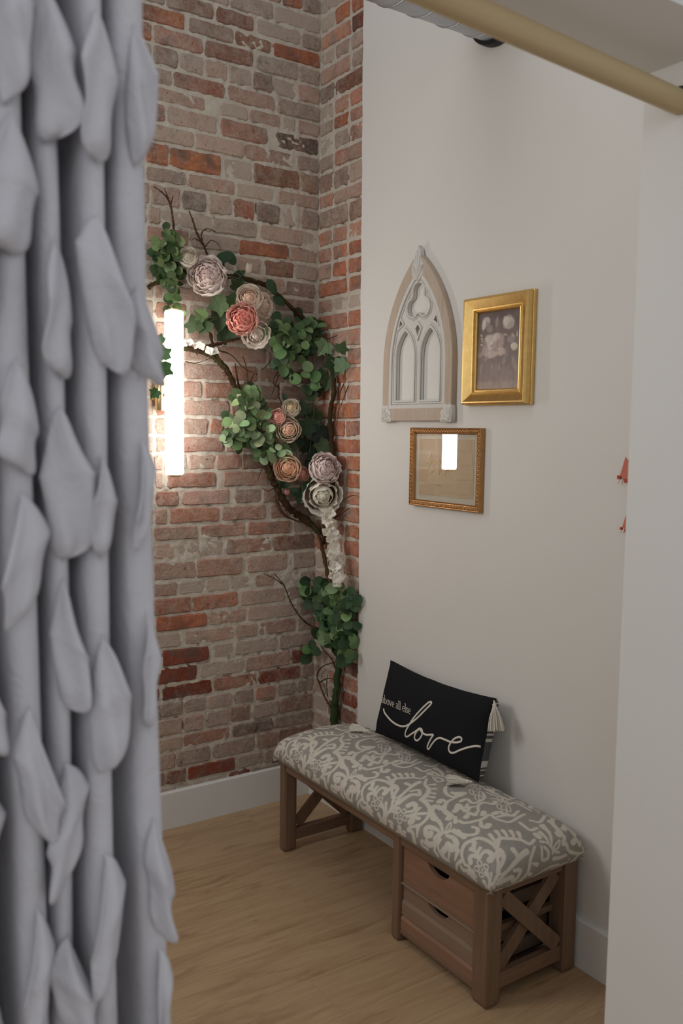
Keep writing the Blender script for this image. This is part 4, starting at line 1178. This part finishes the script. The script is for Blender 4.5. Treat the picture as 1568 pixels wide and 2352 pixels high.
# plan of the pleats: (x, y) crests and valleys from the free edge leftwards
rc = random.Random(3)
crest = [-1.572, -1.6175, -1.656, -1.688, -1.728, -1.772, -1.82, -1.87, -1.92, -1.97]
CTOP, CBOT = rz + rr_ + .004, .015
def crest_x(i, z):
    t_ = (1.95 - z)
    sp = 1.0 + .05 * t_
    return -1.541 + (crest[i] + 1.53) * sp + .005 * math.sin(3.1 * z + i * 1.7) + .020 * t_ * (1 - i * .16)
def plan(z):
    """points of the cloth in plan at height z, from the free right edge"""
    out = []
    e = -1.551 + .021 * (1.95 - z) + .004 * math.sin(5 * z)
    out += [(e - .012, -2.045), (e + .002, -2.049), (e + .004, -2.062), (e - .006, -2.077)]
    tp = min(1.0, max(.35, (CTOP - z) / .12 + .35))
    for i in range(len(crest)):
        cx = crest_x(i, z); amp = .062 * tp * (1 + .1 * math.sin(i * 2.3)); yf = ry - amp
        wv = .0128 + .003 * math.sin(i * 1.9 + z)
        out += [(cx + wv * .95, ry + amp * .2), (cx + wv, yf + .02), (cx + wv * .72, yf + .005), (cx, yf), (cx - wv * .72, yf + .005), (cx - wv, yf + .02), (cx - wv * .95, ry + amp * .2)]
        if i < len(crest) - 1:
            nx_ = crest_x(i + 1, z); out += [((cx + nx_) / 2 + .004, ry + amp * 1.35), ((cx + nx_) / 2 - .004, ry + amp * 1.35)]
    return out
zs_ = np.linspace(CBOT, CTOP, 90)
G = np.array([[(a, b, z) for a, b in [tuple(c) for c in crom(plan(z), 3)]] for z in zs_])
o = obj('cloth', grid_mesh('cloth', G, M['curtain'], True), curtain)
md = o.modifiers.new('thickness', 'SOLIDIFY'); md.thickness = .0016
def ruffle(i, seed, lam, width, ph):
    """gathered strip cascading down a pleat: cloth thrown to one side, then the other"""
    r = random.Random(seed)
    n = 520; zz_ = np.linspace(CTOP - .03, CBOT + .03, n)
    half = []; z = zz_[0] + ph * lam; sg_ = 1 if seed % 2 else -1
    while z > zz_[-1] - .2:
        L = lam * r.uniform(.75, 1.3); half.append((z, z - L, sg_, r.uniform(.62, 1.12), r.uniform(.18, .42), r.choice((-1, 1, 1)) * r.uniform(.5, 1.6)))
        z -= L * r.uniform(1.1, 2.0); sg_ = -sg_ if r.random() < .7 else sg_
    rows = []
    for z in zz_:
        best = None
        for (za, zb, sg2, am, pk, sl_) in half:
            if za >= z > zb: best = ((za - z) / (za - zb), sg2, am, pk, sl_)
        cx = crest_x(i, z); y0_ = ry - .062 * (1 + .1 * math.sin(i * 2.3)) - .0015
        row = []
        if best is None: t_, sg2, am, pk, sl_, env = 0, 1, 0, .5, 1, 0
        else:
            t_, sg2, am, pk, sl_ = best
            env = (t_ / pk) ** .6 if t_ < pk else (max(0, 1 - ((t_ - pk) / (1 - pk)) ** 3.2)) ** .7 * (1 + .12 * math.sin(9 * t_))
        for j in range(10):
            q_ = j / 9
            w_ = width * am * env
            x_ = sg2 * (-.62 + 1.42 * q_ + .35 * (t_ - .45)) * w_ + .004 * math.sin(z * 75 + seed) * (q_ - .4) * env
            y_ = -.0025 * (env > 0) - .016 * env * math.sin(PI * (.12 + .8 * q_)) - .018 * env * q_ ** 3 + .006 * env * math.sin(7 * q_ + seed + 34 * z) * (.3 + q_)
            row.append((cx + x_, y0_ + y_ + .012 * env * max(0, .5 - q_), z - env * (.026 * sl_ * (q_ - (0 if sl_ > 0 else 1)) + .010 * q_ * q_)))
        rows.append(row)
    o = obj('ruffle', grid_mesh('ruffle', np.array(rows), M['curtain'], True), curtain)
    md = o.modifiers.new('thickness', 'SOLIDIFY'); md.thickness = .0014
for i in range(len(crest) - 1):
    ruffle(i, 10 + i, .106 + .008 * (i % 3), .026 if i == 0 else .033, (i * .37) % 1)

# ------------------------------------------------------------------ branches, leaves and flowers on the brick
def at(px, off=.07, clear=-.032):
    """a spot in front of the brick wall, kept clear of the corner strip"""
    d = off
    for _ in range(90):
        q = hit(px, 1, -d)
        if q[0] < clear: return Vector(q)
        d += .005
    return Vector(q)
def px2m(q): return (q - Vector(CAM)).dot(Vector(FWD)) / FPX

def path3(pts, offs, clear=-.010):
    if not hasattr(offs, '__len__'): offs = [offs] * len(pts)
    return [at(q, o, clear) for q, o in zip(pts, offs)]
def limb(parent, name, pts, offs, r0, r1, mat, n=9, knob=.35):
    c = [Vector(q) for q in crom(path3(pts, offs), 7)]
    rs = [r0 + (r1 - r0) * i / (len(c) - 1) for i in range(len(c))]
    rs = [r * (1 + knob * (rng.random() - .4)) for r in rs]
    c = [q + Vector((rng.uniform(-1, 1), rng.uniform(-1, 1), rng.uniform(-1, 1))) * (r * .22) for q, r in zip(c, rs)]
    return MB().tube(c, rs, n, True, .12 if knob < .2 else .35).build(name, mat, parent, True)
def twigs(parent, lst, mat='twig'):
    for pts, r in lst:
        limb(parent, 'twig', pts, .04, r, r * .45, M[mat], 6, .5)

trunk = thing('branch_arch', 'dark curving branch rising behind the bench and arching over the bricks', 'branch', at((768, 1650), .10))
limb(trunk, 'trunk', [(768, 1690), (768, 1640), (772, 1595), (776, 1540), (786, 1480), (788, 1430), (778, 1380)], .10, .016, .010, M['green_bark'], 12, .12)
limb(trunk, 'trunk', [(786, 1500), (788, 1430), (770, 1370), (752, 1320), (742, 1270), (730, 1220)], .08, .010, .006, M['twig'], 10)
limb(trunk, 'trunk', [(760, 1180), (765, 1100), (762, 1020), (757, 960), (766, 900), (762, 850), (740, 790), (700, 735), (650, 690), (610, 655), (560, 640), (510, 632), (440, 622), (380, 640), (340, 660)], .035, .0095, .008, M['bark'], 10)
limb(trunk, 'trunk', [(742, 1250), (748, 1200), (760, 1150), (764, 1090)], .05, .008, .010, M['bark'], 8)
twigs(trunk, [([(400, 535), (397, 505), (393, 478), (384, 455), (366, 437), (352, 428)], .0042), ([(394, 480), (386, 455), (377, 433)], .0032), ([(392, 470), (396, 455), (397, 447)], .0025),
              ([(482, 600), (470, 570), (452, 535), (443, 508), (434, 484)], .0045), ([(470, 570), (462, 540), (475, 525), (495, 533)], .0028), ([(472, 566), (485, 552), (500, 560), (508, 575)], .0022), ([(462, 556), (448, 548), (440, 552)], .002),
              ([(745, 1447), (715, 1438), (692, 1420), (672, 1392), (663, 1372), (652, 1345), (630, 1318)], .0042), ([(652, 1345), (632, 1330), (606, 1318)], .0026),
              ([(760, 1625), (745, 1600), (733, 1568), (728, 1550), (742, 1530), (782, 1518)], .0042), ([(733, 1568), (752, 1558), (770, 1562)], .003), ([(752, 1600), (750, 1570), (754, 1540)], .0026), ([(776, 1610), (782, 1580), (790, 1555)], .004),
              ([(772, 1540), (762, 1515), (745, 1495), (735, 1480)], .004), ([(764, 1160), (785, 1150), (808, 1138), (822, 1140)], .0026), ([(756, 1200), (775, 1185), (795, 1172), (802, 1168)], .0034),
              ([(790, 880), (780, 905), (778, 940), (772, 980)], .0022), ([(800, 885), (785, 925), (770, 960)], .002), ([(640, 860), (632, 885), (625, 905)], .003), ([(700, 735), (720, 770), (750, 778), (775, 770)], .0035)])
moss = thing('mossy_branch', 'mossy brown branch slanting across the bricks below the glowing tube', 'branch', at((735, 1225), .05))
limb(moss, 'stem', [(420, 798), (455, 806), (490, 820), (518, 848), (535, 880), (550, 912), (565, 950), (590, 1010), (612, 1060), (625, 1100), (640, 1130), (662, 1165), (700, 1192), (736, 1225)], .045, .0085, .0125, M['bark'], 12, .6)
limb(moss, 'stem', [(470, 745), (482, 765), (488, 790), (494, 812), (510, 835)], .05, .0055, .005, M['bark'], 8, .6)
limb(moss, 'stem', [(470, 795), (500, 790), (530, 782), (560, 775)], .05, .006, .004, M['bark'], 8, .6)
twigs(moss, [([(555, 925), (548, 885), (542, 850), (540, 835)], .0045), ([(567, 905), (568, 870), (563, 835), (556, 818)], .0036), ([(567, 890), (578, 870), (586, 850)], .0034), ([(494, 800), (505, 830), (520, 850)], .0035), ([(500, 805), (530, 815), (560, 845), (590, 860)], .0025),
             ([(625, 1100), (612, 1085), (604, 1075), (592, 1100)], .003), ([(630, 1120), (615, 1128), (600, 1120)], .0022), ([(600, 850), (612, 840), (622, 820), (610, 800)], .0022), ([(640, 890), (628, 880), (632, 860), (645, 850)], .0045), ([(640, 880), (640, 910), (648, 930)], .004), ([(425, 830), (450, 834), (480, 824)], .002), ([(630, 1140), (650, 1180), (690, 1200)], .006)])
# shaggy moss fibres on the lower stem
q = MB()
for pts in ([(600, 1040), (625, 1100), (640, 1130), (662, 1165), (700, 1192), (736, 1225)], [(430, 800), (490, 820), (535, 880), (560, 940)]):
    for c in crom(path3(pts, .045), 26):
        for _ in range(3):
            d = Vector((rng.uniform(-1, 1), rng.uniform(-1, .2), rng.uniform(-1, 1))).normalized(); b = Vector(c)
            q.tube([b + d * .006, b + d * rng.uniform(.012, .022)], [.0014, .0006], 4)
o = q.build('moss_fibre', M['bark'], moss); tag(o, kind='stuff')

# leaf shapes
def leaf_round(notch, fold):
    n = 14; v = [(0, .0, 0)]; f = []
    for k in range(n + 1):
        a = -PI / 2 + notch + (2 * PI - 2 * notch) * k / n
        r = 1.0 * (1 - .06 * math.cos(2 * a))
        x, y = r * math.cos(a), 1 + r * math.sin(a)
        v.append((x, y, fold * abs(x) ** 1.3 - .12 * (y - 1) ** 2))
    v.append((0, 1.0, -.04))
    for k in range(1, n + 1): f.append((n + 2, k, k + 1))
    f += [(0, 1, n + 2), (0, n + 2, n + 1)]
    return new_mesh('leaf', v, f, M['leaf'], True)
def leaf_ivy(fold):
    out = [(0, .02), (.28, -.14), (.58, -.06), (.86, .02), (.80, .26), (.78, .50), (1.04, .74), (1.10, .98), (.78, 1.02), (.52, 1.12), (.30, 1.48), (0, 1.85), (-.30, 1.48), (-.52, 1.12), (-.78, 1.02), (-1.10, .98), (-1.04, .74), (-.78, .50), (-.80, .26), (-.86, .02), (-.58, -.06), (-.28, -.14)]
    v = [(x, y, fold * abs(x) - .10 * y * y * .4) for x, y in out] + [(0, .62, -.10)]
    n = len(out)
    return new_mesh('leaf', v, [(n, i, (i + 1) % n) for i in range(n)], M['leaf'], False)
def leaf_rose(fold):
    n = 8; v = []; f = []
    for k in range(n + 1):
        t_ = k / n; w_ = .55 * math.sin(PI * t_ ** .8) ** .8 * (1 if k not in (0, n) else 0)
        y_ = 2 * t_; z_ = -.18 * (t_ - .4) ** 2 * 4
        v += [(-w_, y_, z_ + fold * w_), (0, y_, z_), (w_, y_, z_ + fold * w_)]
    for k in range(n):
        a = k * 3; f += [(a, a + 1, a + 4, a + 3), (a + 1, a + 2, a + 5, a + 4)]
    return new_mesh('leaf', v, f, M['leaf'], True)
LR = [leaf_round(.28, .22), leaf_round(.34, -.15), leaf_round(.22, .35)]
LE = [leaf_round(.05, .15), leaf_round(.05, -.2)]
LI = [leaf_ivy(.18), leaf_ivy(.3), leaf_ivy(-.12)]
LS = [leaf_rose(.3), leaf_rose(.15)]
def aim(d, up_ang, nrm):
    """frame with z along nrm and y turned by up_ang"""
    z = Vector(nrm).normalized(); y = Vector((0, 0, 1)); y = (y - z * y.dot(z)).normalized(); x = y.cross(z)
    mm = Matrix((x, y, z)).transposed().to_4x4()
    return Matrix.Translation(d) @ mm @ Matrix.Rotation(up_ang, 4, 'Z')
def put_leaf(parent, me, p, size, ang, nrm, col, tilt=0.0):
    mw_ = aim(p, ang, nrm) @ Matrix.Rotation(tilt, 4, 'X') @ Matrix.Diagonal((size, size, size, 1))
    o = obj('leaf', me, parent, mw_); o.color = (*col, 1); return o
TOCAM = Vector((-.45, -.88, .08))
GRP = 'artificial greenery on the branches'
def jcol(c, v=.18):
    k = 1 + rng.uniform(-v, v); ch = min(.05, v * .28)
    return srgb(*[max(0, min(254, a * k * (1 + rng.uniform(-ch, ch)))) for a in c])
def bush(name, label, blobs, leaves, cols, size_px, off, ref):
    b = thing(name, label, 'plant', at(ref, .03), GRP)
    stem = MB()
    root = at(ref, .03)
    for (cx, cy, rx, ry_, n) in blobs:
        n = int(n * 1.45)
        for i in range(n):
            for _ in range(20):
                a, r = rng.uniform(0, 2 * PI), math.sqrt(rng.random())
                px = (cx + rx * r * math.cos(a), cy + ry_ * r * math.sin(a))
                break
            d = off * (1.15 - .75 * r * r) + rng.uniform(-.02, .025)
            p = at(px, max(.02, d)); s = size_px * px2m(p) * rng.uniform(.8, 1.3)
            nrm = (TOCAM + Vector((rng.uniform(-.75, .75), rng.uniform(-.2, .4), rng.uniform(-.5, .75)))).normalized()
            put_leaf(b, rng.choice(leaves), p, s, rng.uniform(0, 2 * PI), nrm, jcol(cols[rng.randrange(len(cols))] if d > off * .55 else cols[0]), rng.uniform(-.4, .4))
            if i % 2 == 0:
                q_ = at((cx + (px[0] - cx) * .3, cy + (px[1] - cy) * .3), max(.015, d - .03))
                stem.tube([q_, (q_ + p) / 2 + Vector((0, -.006, -.008)), p], [.0012, .001, .0008], 4)
    stem.build('stems', M['stem'], b)
    return b
M['stem'] = plain('pale_stem', srgb(120, 136, 92), .7, var=.15)
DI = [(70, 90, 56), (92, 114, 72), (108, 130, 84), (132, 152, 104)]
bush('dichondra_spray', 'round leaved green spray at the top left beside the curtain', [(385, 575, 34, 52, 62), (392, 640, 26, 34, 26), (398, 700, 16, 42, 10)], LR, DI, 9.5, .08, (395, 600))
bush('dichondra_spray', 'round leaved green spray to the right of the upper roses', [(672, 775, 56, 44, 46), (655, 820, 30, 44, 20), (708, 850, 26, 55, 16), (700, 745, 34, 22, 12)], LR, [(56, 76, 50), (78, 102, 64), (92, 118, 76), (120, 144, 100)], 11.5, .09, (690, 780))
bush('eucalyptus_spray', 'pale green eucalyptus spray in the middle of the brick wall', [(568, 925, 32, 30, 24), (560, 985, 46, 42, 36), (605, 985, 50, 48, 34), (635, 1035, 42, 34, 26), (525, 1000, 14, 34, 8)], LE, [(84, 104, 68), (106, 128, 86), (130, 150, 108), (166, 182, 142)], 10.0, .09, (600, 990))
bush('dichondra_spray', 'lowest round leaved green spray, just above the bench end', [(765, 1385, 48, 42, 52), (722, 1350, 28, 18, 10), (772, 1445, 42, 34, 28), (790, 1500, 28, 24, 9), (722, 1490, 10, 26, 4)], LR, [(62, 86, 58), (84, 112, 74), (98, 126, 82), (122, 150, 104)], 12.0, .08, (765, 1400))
def sprig(name, label, lst, shapes, cols, off, nz=.3):
    ref = at(lst[0][:2], .03)
    b = thing(name, label, 'plant', ref, GRP); stem = MB()
    c0 = at((sum(q[0] for q in lst) / len(lst), sum(q[1] for q in lst) / len(lst)), .03)
    for (x, y, s, a) in lst:
        p = at((x, y), off + rng.uniform(-.02, .02)); sz = s * px2m(p) * .58
        nrm = (TOCAM + Vector((rng.uniform(-nz, nz), 0, rng.uniform(-nz, nz)))).normalized()
        mw_ = aim(p, a, nrm); base = mw_ @ Vector((0, -sz * .8, 0))
        o = obj('leaf', rng.choice(shapes), b, Matrix.Translation(base) @ (mw_.to_3x3().to_4x4()) @ Matrix.Diagonal((sz, sz, sz, 1))); o.color = (*jcol(rng.choice(cols)), 1)
        stem.tube([c0, (c0 + base) / 2 + Vector((0, -.01, 0)), base], .0012, 4)
    stem.build('stems', M['stem'], b)
IV = [(68, 84, 56), (86, 104, 68), (60, 76, 56)]
sprig('ivy_sprig', 'ivy leaves between the pale peony and the coral peony', [(445, 742, 40, .3), (468, 752, 34, 2.6), (500, 700, 44, 1.9), (536, 690, 42, -.2), (505, 738, 46, 3.0), (520, 768, 40, -1.8), (460, 722, 30, .9), (548, 655, 32, -.6), (600, 770, 26, .6)], LI, IV, .06)
sprig('ivy_sprig', 'dark ivy leaves near the corner, beside the orange brick', [(742, 800, 38, 2.5), (768, 842, 48, 3.1), (735, 866, 38, 2.2), (786, 838, 36, -1.6), (786, 798, 28, -.4), (752, 880, 34, 2.9), (706, 760, 26, .4), (728, 785, 28, -.8)], LI, [(62, 80, 56), (80, 100, 68), (106, 126, 92)], .07)
sprig('ivy_sprig', 'dark ivy leaves right of the three middle roses', [(700, 985, 40, 2.2), (732, 1000, 48, 3.0), (718, 960, 40, 1.2), (744, 1034, 46, 2.6), (726, 1046, 38, -2.0), (697, 935, 34, .3), (705, 1022, 34, -1.2), (712, 905, 30, .8), (680, 1010, 28, 2.0)], LI, [(50, 66, 50), (60, 78, 54), (78, 98, 64)], .05)
sprig('ivy_sprig', 'bright ivy leaves in front of the glowing tube beside the curtain', [(371, 808, 38, .2), (370, 852, 44, 3.0), (362, 780, 28, .9), (355, 905, 24, 2.4)], LI, [(86, 128, 80), (110, 150, 100)], .165, .15)
sprig('leaf_sprig', 'dark rose leaves above the pale pink peony', [(532, 595, 34, .5), (512, 592, 40, -1.2), (505, 618, 28, -.5), (546, 632, 30, -1.0), (622, 655, 36, -2.6), (638, 690, 30, -2.2), (628, 745, 26, -2.0)], LS, [(54, 78, 54), (68, 92, 64)], .06)
sprig('leaf_sprig', 'dark rose leaves under the peach rose and pink bud', [(652, 1113, 30, 1.2), (722, 1097, 34, -.9), (700, 1118, 32, 2.4), (690, 1140, 30, 2.8), (676, 1130, 28, -2.2), (708, 1070, 26, .4), (672, 955, 26, -1.9), (655, 915, 20, .4)], LS, [(54, 78, 58), (70, 96, 72)], .05)

# petals: each a patch of a shell wrapped round the flower's heart
def shell(n_s, n_t, r, tb, tt, dphi, flare, wav, seed, zs=1.0):
    rr = random.Random(seed); ph = rr.uniform(0, 6); v = []
    tb, tt, dphi = math.radians(tb), math.radians(tt), math.radians(dphi)
    for i in range(n_t + 1):
        t_ = i / n_t
        wd = (.55 + .45 * math.sin(PI * (.15 + .62 * t_))) * (1 if i < n_t else .80)
        for j in range(n_s + 1):
            s = -1 + 2 * j / n_s
            edge = (1 - .16 * s ** 4 - .05 * s * s)
            th = tb + (tt - tb) * t_ * (1 - (1 - edge) * t_) + wav * .35 * math.sin(s * 5 + ph) * t_ ** 3
            ra = r * (1 + flare * t_ ** 3 + wav * math.sin(s * 7 + ph * 2) * t_ ** 2 - .05 * (1 - s * s) * t_ * (1 - t_) + .05 * abs(s) ** 3 * t_)
            fi = s * dphi * wd
            v.append((ra * math.sin(th) * math.sin(fi), ra * math.sin(th) * math.cos(fi), ra * math.cos(th) * zs))
    m_ = n_s + 1
    f = [(i * m_ + j, i * m_ + j + 1, (i + 1) * m_ + j + 1, (i + 1) * m_ + j) for i in range(n_t) for j in range(n_s)]
    return new_mesh('petal', v, f, M['petal'], True)
KIND = {'rose': ([(3, .26, 100, 12, 72, 0, .02), (4, .35, 100, 26, 62, .01, .02), (5, .45, 104, 38, 56, .02, .02), (5, .56, 106, 48, 58, .03, .02), (5, .70, 110, 54, 58, .05, .02), (5, .85, 114, 58, 58, .07, .02), (5, 1.0, 116, 64, 58, .08, .03)], .95),
        'peony': ([(5, .36, 100, 8, 60, .03, .08), (7, .45, 100, 20, 50, .05, .09), (8, .55, 102, 30, 46, .06, .10), (8, .66, 104, 40, 46, .08, .10), (8, .78, 106, 48, 46, .10, .09), (7, .90, 110, 56, 48, .12, .08), (6, 1.0, 112, 68, 50, .14, .07)], .92),
        'open': ([(5, .30, 95, 14, 56, .05, .1), (6, .40, 96, 28, 50, .08, .1), (6, .54, 100, 42, 48, .12, .08), (6, .74, 104, 58, 46, .18, .07), (6, 1.0, 108, 76, 42, .14, .06)], .8),
        'bud': ([(2, .34, 140, 10, 95, 0, .01), (3, .44, 140, 18, 75, .02, .01), (3, .52, 140, 26, 72, .06, .02)], 1.75)}
SH = {k: [[shell(6, 5, r, tb, tt, dp, fl, wv, 31 * i + j, zs) for j in range(2)] for i, (n, r, tb, tt, dp, fl, wv) in enumerate(rings)] for k, (rings, zs) in KIND.items()}
FG = 'artificial flowers on the branches'
def flower(name, label, px, rpx, kind, inner, outer, off=.10, face=(0, 0)):
    p = at(px, off, -.075); R = rpx * 1.04 * px2m(p)
    nrm = (TOCAM + Vector((face[0], 0, face[1]))).normalized()
    F = aim(p, rng.uniform(0, 6), nrm)
    b = thing(name, label, 'flower', p, FG)
    rings = KIND[kind][0]; nr = len(rings); jt = {'rose': .06, 'peony': .16, 'open': .12, 'bud': .05}[kind]
    for i, ring in enumerate(rings):
        t_ = i / (nr - 1); n = ring[0]
        for k in range(n):
            a = 2 * PI * (k + .5 * (i % 2)) / n + rng.uniform(-.1, .1)
            tilt = Matrix.Rotation(rng.uniform(-jt, jt), 4, 'X') @ Matrix.Rotation(rng.uniform(-jt, jt) * .5, 4, 'Y')
            sc = R * rng.uniform(.95, 1.05)
            lift = {'rose': .34, 'peony': .40, 'open': .26, 'bud': 0}[kind] * R * (.55 - t_)
            o = obj('petal', rng.choice(SH[kind][i]), b, F @ Matrix.Translation((0, 0, lift)) @ Matrix.Rotation(a, 4, 'Z') @ tilt @ Matrix.Diagonal((sc, sc, sc, 1)))
            o.color = (*jcol([inner[c] * (1 - t_) + outer[c] * t_ for c in range(3)], .025), 1)
    bm = bmesh.new(); bmesh.ops.create_icosphere(bm, subdivisions=2, radius=.24 * R); q = MB().bm(bm)
    o = obj('heart', q.mesh('heart', M['petal'], True), b, F @ Matrix.Translation((0, 0, .20 * R))); o.color = (*srgb(*[c * .95 for c in inner]), 1)
    MB().tube([F @ Vector((0, 0, -.15 * R)), F @ Vector((0, 0, -.5 * R)), F @ Vector((0, -.2 * R, -.85 * R))], [.30 * R, .16 * R, .05 * R], 8).build('calyx', M['stem'], b, True)
    return b
def petal_mesh(cup, curl, wavy, width, n=6, m_=5):
    v = []
    for i in range(m_ + 1):
        t_ = i / m_; w_ = width * (.34, .9, 1.08, .74)[i]
        for j in range(n + 1):
            s = -1 + 2 * j / n
            v.append((s * w_, t_ * (1 - .22 * s * s * t_), cup * (s * s) * w_ + curl * t_ * t_ + wavy * math.sin(s * 6 + t_ * 4) * t_ * t_))
    f = [(i * (n + 1) + j, i * (n + 1) + j + 1, (i + 1) * (n + 1) + j + 1, (i + 1) * (n + 1) + j) for i in range(m_) for j in range(n)]
    return new_mesh('petal', v, f, M['petal'], True)
WH = (248, 242, 232)
flower('ranunculus', 'small white ranunculus at the top left by the green spray', (431, 590), 21, 'rose', (238, 228, 204), WH, .10, (-.1, .25))
flower('peony', 'large pale pink ruffled peony at the upper left', (476, 634), 41, 'peony', (250, 226, 219), (250, 242, 237), .11, (-.25, .0))
flower('rosebud', 'single white bud standing above the roses', (571, 616), 15, 'bud', (248, 240, 230), (242, 232, 218), .07, (.2, .9))
flower('garden_rose', 'round cream rose with peach heart in the upper group', (572, 684), 29, 'rose', (250, 214, 190), (250, 242, 230), .13, (-.15, .25))
flower('garden_rose', 'cream rose turned aside at the right of the upper group', (607, 702), 26, 'open', (244, 222, 204), (242, 228, 215), .10, (.9, -.1))
flower('peony', 'deep coral pink peony in the upper group', (556, 733), 34, 'peony', (247, 160, 146), (250, 208, 196), .13, (-.35, -.1))
flower('open_rose', 'white open rose hanging below the coral peony', (588, 768), 29, 'open', (246, 232, 222), (248, 240, 231), .12, (.1, -.55))
flower('ranunculus', 'small white rose topmost of the middle three', (669, 937), 20, 'rose', (234, 212, 172), (247, 241, 231), .12, (-.1, .3))
flower('garden_rose', 'small salmon pink rose, leftmost of the middle three', (637, 957), 18, 'rose', (245, 186, 172), (248, 214, 202), .12, (-.5, .1))
flower('garden_rose', 'cream peach rose, lowest of the middle three', (662, 987), 27, 'rose', (249, 206, 180), (250, 240, 226), .13, (-.1, -.1))
flower('garden_rose', 'peach orange rose beside the eucalyptus, lower group', (660, 1075), 29, 'rose', (250, 200, 166), (249, 224, 204), .12, (-.3, -.1))
flower('ranunculus', 'small tight pink rose between peach rose and pale peony', (694, 1088), 16.5, 'rose', (248, 190, 174), (248, 208, 194), .13, (0, 0))
flower('peony', 'pale lilac pink peony near the corner, lower group', (745, 1075), 33, 'peony', (248, 226, 221), (248, 238, 234), .14, (.15, .25))
flower('rosebud', 'tiny pink bud hanging below the peach rose', (659, 1130), 11, 'bud', (238, 160, 155), (238, 180, 174), .07, (-.2, .7))
flower('peony', 'large ivory peony, lowest flower above the white strand', (741, 1138), 41, 'open', (248, 242, 224), (250, 246, 238), .15, (.0, -.25))

# hanging strand of white blossom
def blossom_mesh():
    q = MB()
    for k in range(4):
        pm = petal_mesh(.5, -.25, .04, .55, 4, 3)
        mm = Matrix.Rotation(2 * PI * k / 4, 4, 'Z') @ Matrix.Translation((0, .1, 0)) @ Matrix.Rotation(math.radians(28), 4, 'X')
        q.add([mm @ v.co for v in pm.vertices], [tuple(f.vertices) for f in pm.polygons]); bpy.data.meshes.remove(pm)
    return new_mesh('blossom', q.v, q.f, M['petal'], True)
BL = blossom_mesh()
def strand(label, line, n, spread, size, off):
    c = crom(path3(line, off, -.055), 10)
    b = thing('blossom_strand', label, 'flower', c[0], FG)
    MB().tube(c, .002, 5).build('stem', M['twig'], b)
    for i in range(n):
        q_ = Vector(c[int((i + rng.random()) / n * (len(c) - 1))])
        p_ = q_ + Vector((rng.uniform(-1, 1) * .8, rng.uniform(-1, .1), rng.uniform(-1, 1) * .5)) * spread
        nrm = (TOCAM + Vector((rng.uniform(-.9, .9), 0, rng.uniform(-.9, .5)))).normalized()
        s = size * rng.uniform(.8, 1.2)
        o = obj('blossom', BL, b, aim(p_, rng.uniform(0, 6), nrm) @ Matrix.Diagonal((s, s, s, 1))); o.color = (*jcol((248, 244, 234), .02), 1)
strand('long white blossom strand hanging in the corner below the ivory peony', [(748, 1182), (755, 1225), (765, 1265), (766, 1300), (776, 1335)], 58, .024, .0195, .12)
strand('short white blossom strand crossing behind the glowing tube', [(352, 812), (395, 800), (430, 785), (470, 798), (500, 812)], 15, .010, .014, .06)
